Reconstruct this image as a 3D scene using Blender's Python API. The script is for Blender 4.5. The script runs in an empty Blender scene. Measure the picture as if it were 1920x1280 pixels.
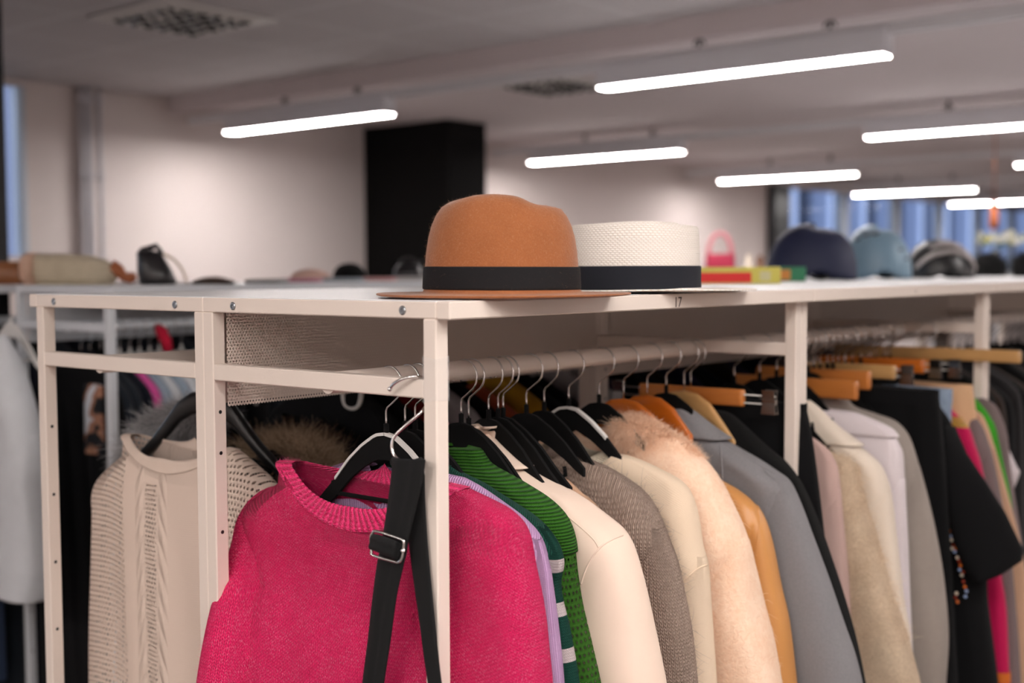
import bpy, math, random
import numpy as np
from mathutils import Vector
PI = math.pi
C = bpy.context.scene.collection
H = 1.40                       # height of the rack tops above the floor
rnd = random.Random(7)
rng = np.random.default_rng(7)

# ------------------------------------------------------------------ camera
F_PX = 2326.0
YAW, PITCH, ROLL = math.radians(39.93), math.radians(3.34), math.radians(-.26)
CAM = np.array([-1.1754, -1.1132, .0415 + H])
Fv = np.array([math.cos(YAW)*math.cos(PITCH), math.sin(YAW)*math.cos(PITCH), -math.sin(PITCH)])
Rv = np.array([math.sin(YAW), -math.cos(YAW), 0.0]); Uv = np.cross(Rv, Fv)
R2 = Rv*math.cos(ROLL) + Uv*math.sin(ROLL); U2 = -Rv*math.sin(ROLL) + Uv*math.cos(ROLL)
def ray(u, v): return Fv + R2*(u-960)/F_PX - U2*(v-640)/F_PX
def onx(u, v, x): d = ray(u, v); return CAM + d*(x-CAM[0])/d[0]
def ony(u, v, y): d = ray(u, v); return CAM + d*(y-CAM[1])/d[1]
def onz(u, v, z): d = ray(u, v); return CAM + d*(z+H-CAM[2])/d[2]
cd = bpy.data.cameras.new('camera'); cam = bpy.data.objects.new('camera', cd); C.objects.link(cam)
from mathutils import Matrix
m = Matrix(((R2[0], U2[0], -Fv[0], CAM[0]), (R2[1], U2[1], -Fv[1], CAM[1]), (R2[2], U2[2], -Fv[2], CAM[2]), (0, 0, 0, 1)))
cam.matrix_world = m
cd.sensor_width = 36.0; cd.lens = 36.0*F_PX/1920.0; cd.clip_start = .05; cd.clip_end = 100
cd.dof.use_dof = True; cd.dof.focus_distance = 1.84; cd.dof.aperture_fstop = 2.35
bpy.context.scene.camera = cam

# ------------------------------------------------------------------ materials
class NB:
    def __init__(s, name):
        s.mat = bpy.data.materials.new(name); s.mat.use_nodes = True
        s.t = s.mat.node_tree; s.n = s.t.nodes; s.l = s.t.links
        s.b = s.n['Principled BSDF']; s.out = s.n['Material Output']
        s._o = None; s._uv = None
    def new(s, k, **kw):
        q = s.n.new(k)
        for a, b in kw.items(): setattr(q, a, b)
        return q
    def put(s, sock, v):
        if hasattr(v, 'is_output') or isinstance(v, bpy.types.NodeSocket): s.l.new(v, sock)
        else: sock.default_value = v
    def m(s, op, a, b=None, c=None, clamp=False):
        q = s.new('ShaderNodeMath', operation=op, use_clamp=clamp)
        s.put(q.inputs[0], a)
        if b is not None: s.put(q.inputs[1], b)
        if c is not None: s.put(q.inputs[2], c)
        return q.outputs[0]
    def tc(s, w='Object'):
        if s._o is None: s._o = s.new('ShaderNodeTexCoord')
        return s._o.outputs[w]
    def sep(s, vec):
        q = s.new('ShaderNodeSeparateXYZ'); s.l.new(vec, q.inputs[0]); return q.outputs
    def noise(s, scale, detail=3, rough=.55, vec=None, w='Object', dist=0):
        q = s.new('ShaderNodeTexNoise'); s.l.new(vec if vec is not None else s.tc(w), q.inputs['Vector'])
        q.inputs['Scale'].default_value = scale; q.inputs['Detail'].default_value = detail
        q.inputs['Roughness'].default_value = rough; q.inputs['Distortion'].default_value = dist
        return q.outputs['Fac']
    def scalevec(s, vec, x, y, z):
        q = s.new('ShaderNodeMapping'); s.l.new(vec, q.inputs['Vector']); q.inputs['Scale'].default_value = (x, y, z); return q.outputs[0]
    def ramp(s, f, stops):
        q = s.new('ShaderNodeValToRGB'); s.l.new(f, q.inputs[0]); r = q.color_ramp
        while len(r.elements) < len(stops): r.elements.new(.5)
        for e, (p, c) in zip(r.elements, stops): e.position = p; e.color = (*c, 1) if len(c) == 3 else c
        return q.outputs[0]
    def mix(s, f, a, b):
        q = s.new('ShaderNodeMix', data_type='RGBA'); s.put(q.inputs[0], f)
        s.put(q.inputs[6], a if not isinstance(a, tuple) else (*a, 1)[:4]); s.put(q.inputs[7], b if not isinstance(b, tuple) else (*b, 1)[:4])
        return q.outputs[2]
    def bump(s, h, dist, strength=1.0):
        q = s.new('ShaderNodeBump'); s.l.new(h, q.inputs['Height']); q.inputs['Distance'].default_value = dist; q.inputs['Strength'].default_value = strength
        s.l.new(q.outputs[0], s.b.inputs['Normal']); return q
    def base(s, c): s.put(s.b.inputs['Base Color'], (*c, 1) if isinstance(c, tuple) else c)
    def set(s, **kw):
        for k, v in kw.items(): s.b.inputs[k.replace('_', ' ')].default_value = v
    def holes(s, mask):           # mask 1 = open
        tr = s.new('ShaderNodeBsdfTransparent'); mx = s.new('ShaderNodeMixShader')
        s.l.new(mask, mx.inputs[0]); s.l.new(s.b.outputs[0], mx.inputs[1]); s.l.new(tr.outputs[0], mx.inputs[2]); s.l.new(mx.outputs[0], s.out.inputs[0])

def lin(r, g, b):
    f = lambda c: (c/255/12.92) if c/255 <= .04045 else ((c/255+.055)/1.055)**2.4
    return (f(r), f(g), f(b))
_mc = {}
def memo(fn):
    def w(*a, **k):
        key = (fn.__name__, a, tuple(sorted(k.items())))
        if key not in _mc: _mc[key] = fn(*a, **k)
        return _mc[key]
    return w
@memo
def plain(name, c, rough=.5, metal=0.0, var=.04, spec=.5):
    b = NB(name); n = b.noise(9, 3)
    d = tuple(x*(1-var*2) for x in c)
    b.base(b.mix(n, d, c)); b.set(Roughness=rough, Metallic=metal); b.b.inputs['Specular IOR Level'].default_value = spec
    return b.mat
@memo
def paint(name, c, rough=.42):
    b = NB(name); n = b.noise(420, 2); k = b.noise(6, 3)
    b.base(b.mix(k, tuple(x*.96 for x in c), c)); b.set(Roughness=rough); b.bump(n, .0002, .25)
    return b.mat
@memo
def emit(name, c, s):
    b = NB(name); b.base((.8, .8, .8)); b.b.inputs['Emission Color'].default_value = (*c, 1); b.b.inputs['Emission Strength'].default_value = s
    return b.mat
@memo
def cloth(name, c, scale=6000, bump=.0004, rough=.95, sheen=.25, var=.08, mott=30, c2=None):
    b = NB(name); n = b.noise(mott, 4); u, v = b.sep(b.tc('UV'))[:2]
    w1 = b.m('SINE', b.m('MULTIPLY', u, scale)); w2 = b.m('SINE', b.m('MULTIPLY', v, scale))
    wv = b.m('ADD', w1, w2); f = b.noise(900, 2)
    lo = c2 if c2 else tuple(x*(1-var*2.2) for x in c)
    b.base(b.mix(b.m('ADD', b.m('MULTIPLY', n, .55), b.m('MULTIPLY', f, .45)), lo, c)); b.set(Roughness=rough)
    b.b.inputs['Sheen Weight'].default_value = sheen*.25; b.b.inputs['Specular IOR Level'].default_value = .2
    b.bump(b.m('ADD', b.m('MULTIPLY', wv, .25), f), bump, .7)
    return b.mat
def stitch(b, p, ph, w='UV'):
    """height field of stockinette V stitches; p column pitch, ph row pitch (metres)"""
    u, v = b.sep(b.tc(w))[:2]
    fa = b.m('ABSOLUTE', b.m('SUBTRACT', b.m('FRACT', b.m('DIVIDE', u, p)), .5))
    vv = b.m('ADD', b.m('DIVIDE', v, ph), b.m('MULTIPLY', fa, 1.5))
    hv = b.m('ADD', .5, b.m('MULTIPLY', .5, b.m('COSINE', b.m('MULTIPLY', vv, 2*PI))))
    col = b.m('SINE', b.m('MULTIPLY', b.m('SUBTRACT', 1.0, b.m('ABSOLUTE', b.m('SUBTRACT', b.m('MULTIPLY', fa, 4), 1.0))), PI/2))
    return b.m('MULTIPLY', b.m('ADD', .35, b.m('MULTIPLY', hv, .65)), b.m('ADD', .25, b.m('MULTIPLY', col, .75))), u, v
@memo
def knit(name, c, clo, p=.0042, ph=.0046, depth=.0016, chi=None, mott=.5, nscale=60):
    b = NB(name); h, u, v = stitch(b, p, ph)
    n = b.noise(nscale, 5, .7); f = b.noise(520, 3, .7)
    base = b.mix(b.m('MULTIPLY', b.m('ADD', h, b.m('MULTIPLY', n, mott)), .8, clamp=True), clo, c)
    if chi:
        spk = b.ramp(b.noise(700, 2, .8, b.scalevec(b.tc('UV'), 1, .35, 1)), [(.52, (0, 0, 0)), (.70, (1, 1, 1))])
        patch = b.ramp(b.noise(38, 3), [(.36, (.3,)*3), (.6, (1, 1, 1))])
        base = b.mix(b.m('MULTIPLY', b.m('MULTIPLY', spk, patch), b.m('ADD', .25, b.m('MULTIPLY', h, .75))), base, chi)
    b.base(base); b.set(Roughness=.95); b.b.inputs['Sheen Weight'].default_value = .04; b.b.inputs['Specular IOR Level'].default_value = .12
    b.bump(b.m('ADD', h, b.m('MULTIPLY', f, .35)), depth, 1)
    return b.mat
@memo
def rib(name, c, clo, p=.008, depth=.002, axis=0, fine=.003, chi=None):
    b = NB(name); uv = b.sep(b.tc('UV')); a = uv[axis]; o = uv[1-axis]
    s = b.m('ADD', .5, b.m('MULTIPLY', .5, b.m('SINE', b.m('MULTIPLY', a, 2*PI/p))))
    t = b.m('ADD', .5, b.m('MULTIPLY', .5, b.m('SINE', b.m('ADD', b.m('MULTIPLY', o, 2*PI/fine), b.m('MULTIPLY', s, 2.0)))))
    n = b.noise(60, 4); f = b.noise(700, 2)
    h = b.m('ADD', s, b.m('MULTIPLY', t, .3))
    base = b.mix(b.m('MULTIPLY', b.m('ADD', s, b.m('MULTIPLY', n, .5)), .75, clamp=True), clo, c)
    if chi: base = b.mix(b.m('MULTIPLY', b.ramp(f, [(.5, (0,)*3), (.7, (1,)*3)]), .6), base, chi)
    b.base(base); b.set(Roughness=.95); b.b.inputs['Sheen Weight'].default_value = .04; b.b.inputs['Specular IOR Level'].default_value = .12
    b.bump(b.m('ADD', h, b.m('MULTIPLY', f, .25)), depth, 1)
    return b.mat
@memo
def openknit(name, c, clo, p=.010, ph=.009, hole=.22):
    b = NB(name); u, v = b.sep(b.tc('UV'))[:2]; nz = b.noise(70, 2)
    row = b.m('DIVIDE', v, ph); par = b.m('MULTIPLY', b.m('MODULO', b.m('FLOOR', row), 2.0), .5)
    fu = b.m('SUBTRACT', b.m('FRACT', b.m('ADD', b.m('ADD', b.m('DIVIDE', u, p), par), b.m('MULTIPLY', nz, .35))), .5)
    fv = b.m('SUBTRACT', b.m('FRACT', row), .5)
    d = b.m('SQRT', b.m('ADD', b.m('POWER', fu, 2.0), b.m('POWER', fv, 2.0)))
    f = b.noise(600, 3)
    mask = b.m('LESS_THAN', b.m('ADD', d, b.m('MULTIPLY', f, .16)), hole+.08)
    tw = b.m('SINE', b.m('MULTIPLY', b.m('ADD', u, b.m('MULTIPLY', v, .7)), 2*PI/.0026))
    b.base(b.mix(b.m('MULTIPLY', d, 1.6, clamp=True), clo, c)); b.set(Roughness=.9); b.b.inputs['Specular IOR Level'].default_value = .25
    b.bump(b.m('ADD', b.m('MULTIPLY', d, 1.5), b.m('ADD', b.m('MULTIPLY', tw, .15), b.m('MULTIPLY', f, .3))), .0022, 1); b.holes(mask)
    return b.mat
@memo
def pile(name, c, clo, scale=160, depth=.004, sheen=.5):
    b = NB(name); n = b.noise(scale, 4, .7, dist=.6); k = b.noise(14, 3)
    b.base(b.mix(b.ramp(b.m('ADD', b.m('MULTIPLY', n, .6), b.m('MULTIPLY', k, .4)), [(.3, (0,)*3), (.65, (1,)*3)]), clo, c)); b.set(Roughness=1.0)
    b.b.inputs['Sheen Weight'].default_value = sheen*.2; b.b.inputs['Specular IOR Level'].default_value = .1; b.bump(n, depth, 1)
    return b.mat
@memo
def hairmat(name, c, c2, rough=.7):
    b = NB(name); i = b.new('ShaderNodeHairInfo')
    b.base(b.mix(i.outputs['Random'], c, c2)); b.set(Roughness=rough); b.b.inputs['Specular IOR Level'].default_value = .3
    return b.mat
@memo
def wood(name, c, c2, rough=.3, scale=30):
    b = NB(name); v = b.scalevec(b.tc(), 6, 1, 12)
    n = b.noise(scale/4, 6, .6, v, dist=1.5); g = b.noise(scale*3, 3, .6, b.scalevec(b.tc(), 8, 1, 14))
    b.base(b.mix(b.m('ADD', b.m('MULTIPLY', n, .7), b.m('MULTIPLY', g, .3)), c2, c)); b.set(Roughness=rough)
    b.b.inputs['Coat Weight'].default_value = .4; b.b.inputs['Coat Roughness'].default_value = .15; b.bump(g, .0003, .3)
    return b.mat

# rack and metal
M_rack = paint('rack_paint', lin(232, 219, 209))
M_tray = paint('tray_paint', lin(234, 236, 238), .35)
M_cool = paint('cool_rack_paint', lin(222, 226, 232))
M_chrome = plain('chrome_steel', (.78, .77, .76), .16, 1.0, .02)
M_dchrome = plain('dull_steel', (.55, .53, .5), .3, 1.0, .03)
M_velvet = cloth('black_flocking', (.0045, .0045, .005), bump=.0006, sheen=.06, mott=200)
M_blackpl = plain('black_plastic', (.008, .008, .009), .35)
M_white = plain('white_plastic', (.75, .74, .72), .4)
M_clip = plain('clip_steel', (.30, .29, .28), .25, 1.0, .02)
def screwmat(): return plain('zinc_screw', (.42, .44, .46), .32, 1.0, .05)
def perf_mat():
    b = NB('perforated_sheet'); x, y, z = b.sep(b.tc())[:3]
    P = .0058; row = b.m('DIVIDE', z, P*.866); par = b.m('MULTIPLY', b.m('MODULO', b.m('ADD', b.m('FLOOR', row), 1000.0), 2.0), .5)
    fx = b.m('SUBTRACT', b.m('FRACT', b.m('ADD', b.m('DIVIDE', x, P), par)), .5); fz = b.m('MULTIPLY', b.m('SUBTRACT', b.m('FRACT', row), .5), .866)
    d = b.m('SQRT', b.m('ADD', b.m('POWER', fx, 2.0), b.m('POWER', fz, 2.0)))
    b.base(lin(218, 203, 192)); b.set(Roughness=.3); b.holes(b.m('LESS_THAN', d, .27)); return b.mat
M_perf = perf_mat()

# ------------------------------------------------------------------ mesh helpers
def obj(name, V, Fc, mat, parent=None, smooth=True, uv=None, auto=None):
    me = bpy.data.meshes.new(name)
    V = np.asarray(V, float)
    if parent is not None: V = V - np.array(parent['_o'])
    me.from_pydata(V.tolist(), [], [tuple(int(i) for i in f) for f in Fc])
    if mat is not None: me.materials.append(mat)
    if smooth: me.polygons.foreach_set('use_smooth', [True]*len(me.polygons))
    if uv is not None:
        L = me.uv_layers.new(name='UVMap'); idx = np.zeros(len(me.loops), int); me.loops.foreach_get('vertex_index', idx)
        L.data.foreach_set('uv', np.asarray(uv, float)[idx].ravel())
    me.update()
    o = bpy.data.objects.new(name, me); C.objects.link(o)
    if parent is not None: o.parent = parent
    if auto is not None:
        md = o.modifiers.new('edges', 'EDGE_SPLIT'); md.split_angle = math.radians(auto)
    return o
def thing(name, label, cat, loc=(0, 0, 0), group=None):
    o = bpy.data.objects.new(name, None); C.objects.link(o); o.location = loc; o.empty_display_size = .05
    o['label'] = label; o['category'] = cat; o['_o'] = [float(x) for x in loc]
    if group: o['group'] = group
    return o
def tag(o, label, cat, group=None):
    o['label'] = label; o['category'] = cat
    if group: o['group'] = group
    return o
def sub(o, parent):           # child mesh of a part: same origin as the thing
    o.parent = parent; return o
def struct(o): o['kind'] = 'structure'; return o

class MB:
    def __init__(s): s.V = []; s.F = []
    def add(s, V, Fc):
        k = len(s.V); s.V += [tuple(map(float, p)) for p in V]; s.F += [tuple(i+k for i in f) for f in Fc]; return s
    def box(s, x0, x1, y0, y1, z0, z1, bev=0.0):
        if bev <= 0:
            V = [(x, y, z) for x in (x0, x1) for y in (y0, y1) for z in (z0, z1)]
            return s.add(V, [(0, 1, 3, 2), (4, 6, 7, 5), (0, 4, 5, 1), (2, 3, 7, 6), (0, 2, 6, 4), (1, 5, 7, 3)])
        b = bev; V = []; Fc = []
        X = (x0, x1); Y = (y0, y1); Z = (z0, z1); idx = {}
        for i in (0, 1):
            for j in (0, 1):
                for k in (0, 1):
                    sx, sy, sz = (1 if i == 0 else -1), (1 if j == 0 else -1), (1 if k == 0 else -1)
                    for a, p in enumerate(((X[i], Y[j]+sy*b, Z[k]+sz*b), (X[i]+sx*b, Y[j], Z[k]+sz*b), (X[i]+sx*b, Y[j]+sy*b, Z[k]))):
                        idx[i, j, k, a] = len(V); V.append(p)
        g = lambda i, j, k, a: idx[i, j, k, a]
        for i in (0, 1): Fc.append((g(i, 0, 0, 0), g(i, 1, 0, 0), g(i, 1, 1, 0), g(i, 0, 1, 0)))
        for j in (0, 1): Fc.append((g(0, j, 0, 1), g(1, j, 0, 1), g(1, j, 1, 1), g(0, j, 1, 1)))
        for k in (0, 1): Fc.append((g(0, 0, k, 2), g(1, 0, k, 2), g(1, 1, k, 2), g(0, 1, k, 2)))
        for i in (0, 1):
            for j in (0, 1): Fc.append((g(i, j, 0, 0), g(i, j, 1, 0), g(i, j, 1, 1), g(i, j, 0, 1)))
            for k in (0, 1): Fc.append((g(i, 0, k, 0), g(i, 1, k, 0), g(i, 1, k, 2), g(i, 0, k, 2)))
        for j in (0, 1):
            for k in (0, 1): Fc.append((g(0, j, k, 1), g(1, j, k, 1), g(1, j, k, 2), g(0, j, k, 2)))
        for i in (0, 1):
            for j in (0, 1):
                for k in (0, 1): Fc.append((g(i, j, k, 0), g(i, j, k, 1), g(i, j, k, 2)))
        return s.add(V, Fc)
    def tube(s, pts, r, n=10, caps=True):
        P = [np.array(p, float) for p in pts]; R_ = r if hasattr(r, '__len__') else [r]*len(P)
        V = []; Fc = []; up = None
        for i, p in enumerate(P):
            t = P[min(i+1, len(P)-1)] - P[max(i-1, 0)]; t = t/(np.linalg.norm(t)+1e-12)
            if up is None:
                a = np.array([0, 0, 1.0]) if abs(t[2]) < .9 else np.array([1.0, 0, 0])
            else: a = up
            a = a - t*np.dot(a, t); a /= np.linalg.norm(a)+1e-12; up = a; b_ = np.cross(t, a)
            for k in range(n):
                q = 2*PI*k/n; V.append(p + R_[i]*(a*math.cos(q) + b_*math.sin(q)))
        for i in range(len(P)-1):
            for k in range(n): Fc.append((i*n+k, i*n+(k+1) % n, (i+1)*n+(k+1) % n, (i+1)*n+k))
        if caps: Fc.append(tuple(range(n))[::-1]); Fc.append(tuple((len(P)-1)*n+k for k in range(n)))
        return s.add(V, Fc)
    def prism(s, poly, to3, depth):       # poly list of 2D; to3(a,b,d) -> 3D; extruded between +-depth/2 ; poly may be concave strip: use strips instead
        n = len(poly); V = [to3(a, b, -depth/2) for a, b in poly] + [to3(a, b, depth/2) for a, b in poly]
        Fc = [tuple(range(n))[::-1], tuple(range(n, 2*n))] + [(i, (i+1) % n, n+(i+1) % n, n+i) for i in range(n)]
        return s.add(V, Fc)
    def strip(s, top, bot, to3, depth):   # band between two polylines of equal length
        n = len(top); V = []
        for d in (-depth/2, depth/2):
            V += [to3(a, b, d) for a, b in top] + [to3(a, b, d) for a, b in bot]
        Fc = []
        for i in range(n-1):
            Fc.append((i, i+1, n+i+1, n+i)); o = 2*n
            Fc.append((o+i, o+n+i, o+n+i+1, o+i+1)); Fc.append((i, o+i, o+i+1, i+1)); Fc.append((n+i, n+i+1, o+n+i+1, o+n+i))
        o = 2*n; Fc.append((0, n, o+n, o)); Fc.append((n-1, o+n-1, o+2*n-1, 2*n-1))
        return s.add(V, Fc)
    def build(s, name, mat, parent=None, smooth=False, auto=None):
        return obj(name, s.V, s.F, mat, parent, smooth, None, auto)
def spline(pts, n=8):
    P = [np.array(p, float) for p in pts]; out = []
    for i in range(len(P)-1):
        p0, p1, p2, p3 = P[max(i-1, 0)], P[i], P[i+1], P[min(i+2, len(P)-1)]
        for k in range(n):
            t = k/n; out.append(.5*((2*p1)+(-p0+p2)*t+(2*p0-5*p1+4*p2-p3)*t*t+(-p0+3*p1-3*p2+p3)*t**3))
    out.append(P[-1]); return out
def grid_obj(name, G, mat, parent=None, closed_u=True, cap0=False, cap1=False, UV=None, extra=None):
    """G (rows, cols, 3)"""
    R_, K = G.shape[:2]; V = G.reshape(-1, 3).tolist(); Fc = []
    for i in range(R_-1):
        for k in range(K if closed_u else K-1): Fc.append((i*K+k, i*K+(k+1) % K, (i+1)*K+(k+1) % K, (i+1)*K+k))
    uv = UV.reshape(-1, 2).tolist() if UV is not None else None
    for flag, row in ((cap0, 0), (cap1, R_-1)):
        if flag:
            c = len(V); V.append(G[row].mean(0).tolist());
            if uv is not None: uv.append(UV[row].mean(0).tolist())
            for k in range(K): Fc.append((row*K+k, row*K+(k+1) % K, c) if flag and row else (row*K+(k+1) % K, row*K+k, c))
    o = obj(name, V, Fc, mat, parent, True, uv)
    if closed_u and UV is not None:      # continue the pattern across the wrap column
        L = o.data.uv_layers[0].data
        for i in range(R_-1):
            f = o.data.polygons[i*K+K-1]
            for li, vi in zip(f.loop_indices, f.vertices):
                if vi % K == 0:
                    r_ = vi//K; d = float(np.linalg.norm(G[r_, 0]-G[r_, K-1])); sg = 1.0 if UV[r_, K-1, 0] >= UV[r_, K-2, 0] else -1.0
                    L[li].uv = (UV[r_, K-1, 0]+sg*d, UV[r_, 0, 1])
    return o
def hairs(name, src, n, length, radius, mat, parent, droop=.3, curl=.25, filt=None, seg=4, seed=1):
    """hair strands on a mesh object: one part"""
    r = np.random.default_rng(seed); me = src.data; nv = len(me.vertices)
    co = np.zeros(nv*3); me.vertices.foreach_get('co', co); co = co.reshape(-1, 3)
    me.calc_loop_triangles(); nt = len(me.loop_triangles); ti = np.zeros(nt*3, int); me.loop_triangles.foreach_get('vertices', ti); ti = ti.reshape(-1, 3)
    off = np.array(parent['_o'])
    A, B, D = co[ti[:, 0]], co[ti[:, 1]], co[ti[:, 2]]; N = np.cross(B-A, D-A); ar = np.linalg.norm(N, axis=1)/2; N = N/(2*ar[:, None]+1e-12)
    w = ar.copy()
    if filt is not None: w = w*filt((A+B+D)/3+off)
    t = r.choice(nt, n, p=w/w.sum()); a = r.random(n); b = r.random(n); k = a+b > 1; a[k] = 1-a[k]; b[k] = 1-b[k]
    P = A[t]+(B[t]-A[t])*a[:, None]+(D[t]-A[t])*b[:, None]; Nn = N[t]
    # outward: away from the mesh centre line
    d = Nn + r.normal(0, curl, (n, 3)); d /= np.linalg.norm(d, axis=1)[:, None]
    L = length*(.6+.8*r.random(n)); pts = np.zeros((n, seg, 3)); s = np.linspace(0, 1, seg)
    bend = r.normal(0, curl, (n, 3)); bend[:, 2] -= droop
    for i in range(seg): pts[:, i] = P + d*(L*s[i])[:, None] + bend*(L*s[i]**2*.8)[:, None]
    h = bpy.data.hair_curves.new(name); h.add_curves([seg]*n)
    h.attributes['position'].data.foreach_set('vector', pts.ravel())
    ra = h.attributes.get('radius') or h.attributes.new('radius', 'FLOAT', 'POINT')
    ra.data.foreach_set('value', np.tile(radius*np.linspace(1, .25, seg), n))
    h.materials.append(mat)
    o = bpy.data.objects.new(name, h); C.objects.link(o); o.parent = parent; return o

# ------------------------------------------------------------------ clothes racks
T = .0238; B = .0233; PR = .0245; L = 1.0317; D = .5; R1 = .1038; R2_ = .129; RODR = .0155
RODY = .2185; RODZ = H - .1193
def screw(parent, x, y, z, axis='x', r=.0062):
    mb = MB(); n = 20
    prof = [(0, r), (.0012, r), (.0022, r*.82), (.0022, r*.45), (.0008, r*.38), (.0008, 0.0001)]
    V = []; Fc = []
    for h_, rr in prof:
        for k in range(n):
            q = 2*PI*k/n; V.append((x-h_, y+rr*math.cos(q), z+rr*math.sin(q)) if axis == 'x' else (x+rr*math.cos(q), y-h_, z+rr*math.sin(q)))
    for i in range(len(prof)-1):
        for k in range(n): Fc.append((i*n+k, i*n+(k+1) % n, (i+1)*n+(k+1) % n, (i+1)*n+k))
    mb.add(V, Fc); mb.build('screw', screwmat(), parent, True, 35)
def rack(label, x0, y0, m, front=-1, screws=(), end_rail=True, panel=True, tray=M_tray, group=None, holes=True, rody=None, posts_back=True):
    """one bay: x0..x0+L along X, y0..y0+D ; front = side that carries the protruding beam"""
    o = (x0, y0, 0.0); t = thing('clothes_rack', label, 'clothes rack', o, group)
    x1 = x0+L; y1 = y0+D; b = .0016
    for xa in (x0, x1-T):
        for ya in (y0, y1-T):
            p = MB().box(xa, xa+T, ya, ya+T, 0, H-B, b).build('post', m, t)
            if holes and xa == x0:
                yf = ya+T-.0001 if ya == y0 else ya-.0002
                za = onx(96, 799, .012)[2] if y0 > .4 else onx(412, 772, .012)[2]
                zl = [za] if y0 > .4 else [za, za-.0647]
                while zl[-1] > .3: zl.append(zl[-1]-.125)
                for zz in zl:
                    n = 12; r = .0031; V = [(xa+T*.5+r*math.cos(2*PI*k/n), yf+.0003*(1 if ya == y0 else 0), zz+r*math.sin(2*PI*k/n)) for k in range(n)]
                    q = MB().add(V, [tuple(range(n))]).build('bolt_hole', M_blackpl, t); q.parent = p
    for xa in (x0, x1-T):
        MB().box(xa, xa+T, y0+T*.0, y1, H-B, H-.0004, b).build('top_end_bar', m, t)
        MB().box(xa+.0004, xa+T-.0004, y0+T, y1-T, H-R2_, H-R1, b).build('rod_rail', m, t)
    yb = (y0-PR, y0) if front < 0 else (y1, y1+PR)
    MB().box(x0+.0006, x1-.0006, yb[0], yb[1], H-B-.0006, H, .0018).build('front_beam', m, t)
    yo = (y1-T, y1) if front < 0 else (y0, y0+T)
    MB().box(x0+T, x1-T, yo[0], yo[1], H-B, H-.001, b).build('back_beam', m, t)
    MB().box(x0+.001, x1-.001, y0+.001, y1-.001, H-.0008, H+.0004).build('shelf_tray', tray, t)
    if panel:
        py = y1-T-.001 if front < 0 else y0+T+.001
        MB().box(x0+T+.002, x1-T-.002, py-.0008, py, H-(.20 if panel == 'deep' else .172), H-B).build('perforated_panel' if panel is True else 'back_panel', M_perf if panel is True else m, t)
    ry = rody if rody is not None else RODY
    pr = MB(); pr.tube([(x0+T*.25, ry, RODZ), (x0+T*.8, ry, RODZ), (x1-T*.25, ry, RODZ)], RODR, 24); pr.build('hanging_rod', m, t, True, 40)
    for (sx, sy) in screws: screw(t, x0+.0002, sy, H-.0128)
    return t
G_R = 'white clothes racks of the near double row'
front1 = rack('near white clothes rack bay with pink sweater at its open end', 0, 0, M_rack, screws=((0, onx(437, 574, 0)[1]), (0, onx(755, 579, 0)[1])), group=None)
front2 = rack('white clothes rack bay in the middle of the near row, black trousers inside', L, 0, M_rack)
for k in (3, 4, 5): rack('white clothes rack bay beyond the right picture edge, front line of the near double row', L*k, 0, M_rack, holes=False, group='front bays past the picture edge')
front3 = rack('white clothes rack bay at the right picture edge, black and brown coats inside', 2*L, 0, M_rack)
back1 = rack('left white clothes rack bay with cream cable sweater at its end', 0, D, M_rack, front=1, screws=((0, onx(101, 564, 0)[1]), (0, onx(328, 569, 0)[1])), rody=.805, panel='solid')
back2 = rack('white clothes rack bay behind the middle bay, back to back with it', L, D, M_rack, front=1, rody=.805, panel='deep')
back3 = rack('white clothes rack bay behind the right-hand bay, back to back with it', 2*L, D, M_rack, front=1, rody=.805, panel='deep')

def text(body, p, size, mat, parent, rot=(PI/2, 0, 0), name='number'):
    c = bpy.data.curves.new(name, 'FONT'); c.body = body; c.size = size; c.extrude = .0001; c.materials.append(mat)
    o = bpy.data.objects.new(name, c); C.objects.link(o); bpy.context.view_layer.update(); me = bpy.data.meshes.new_from_object(o); bpy.data.objects.remove(o)
    o = bpy.data.objects.new(name, me); C.objects.link(o); o.parent = parent; q = parent['_o']
    o.location = (p[0]-q[0], p[1]-q[1], p[2]-q[2]); o.rotation_euler = rot; return o
M_ink = plain('ink_brown', (.05, .03, .02), .6)
p = ony(1264, 575.5, -PR-.0004); tx = text('17', p, .0235, M_ink, front1)
p = ony(1716, 550.5, -PR-.0004); text('1', p, .014, M_ink, front2)
# clear tape round the corner post
def tape():
    b = NB('clear_tape'); b.base((.95, .95, .95)); b.set(Roughness=.12); n = b.noise(90, 4); b.bump(n, .003, .8)
    gl = b.new('ShaderNodeBsdfTransparent'); mx = b.new('ShaderNodeMixShader'); mx.inputs[0].default_value = .82
    b.l.new(b.b.outputs[0], mx.inputs[1]); b.l.new(gl.outputs[0], mx.inputs[2]); b.l.new(mx.outputs[0], b.out.inputs[0])
    z0 = H-.072; z1 = H-.132; e = .0006
    V = [(-e, T+e, z0), (-e, -e, z0-.004), (T+e, -e, z0), (-e, T+e, z1-.002), (-e, -e, z1+.002), (T+e, -e, z1)]
    o = obj('adhesive_tape', V, [(0, 1, 4, 3), (1, 2, 5, 4)], b.mat, front1, False); o['label'] = 'clear sticky tape wrapped round the post'
tape()

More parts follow.
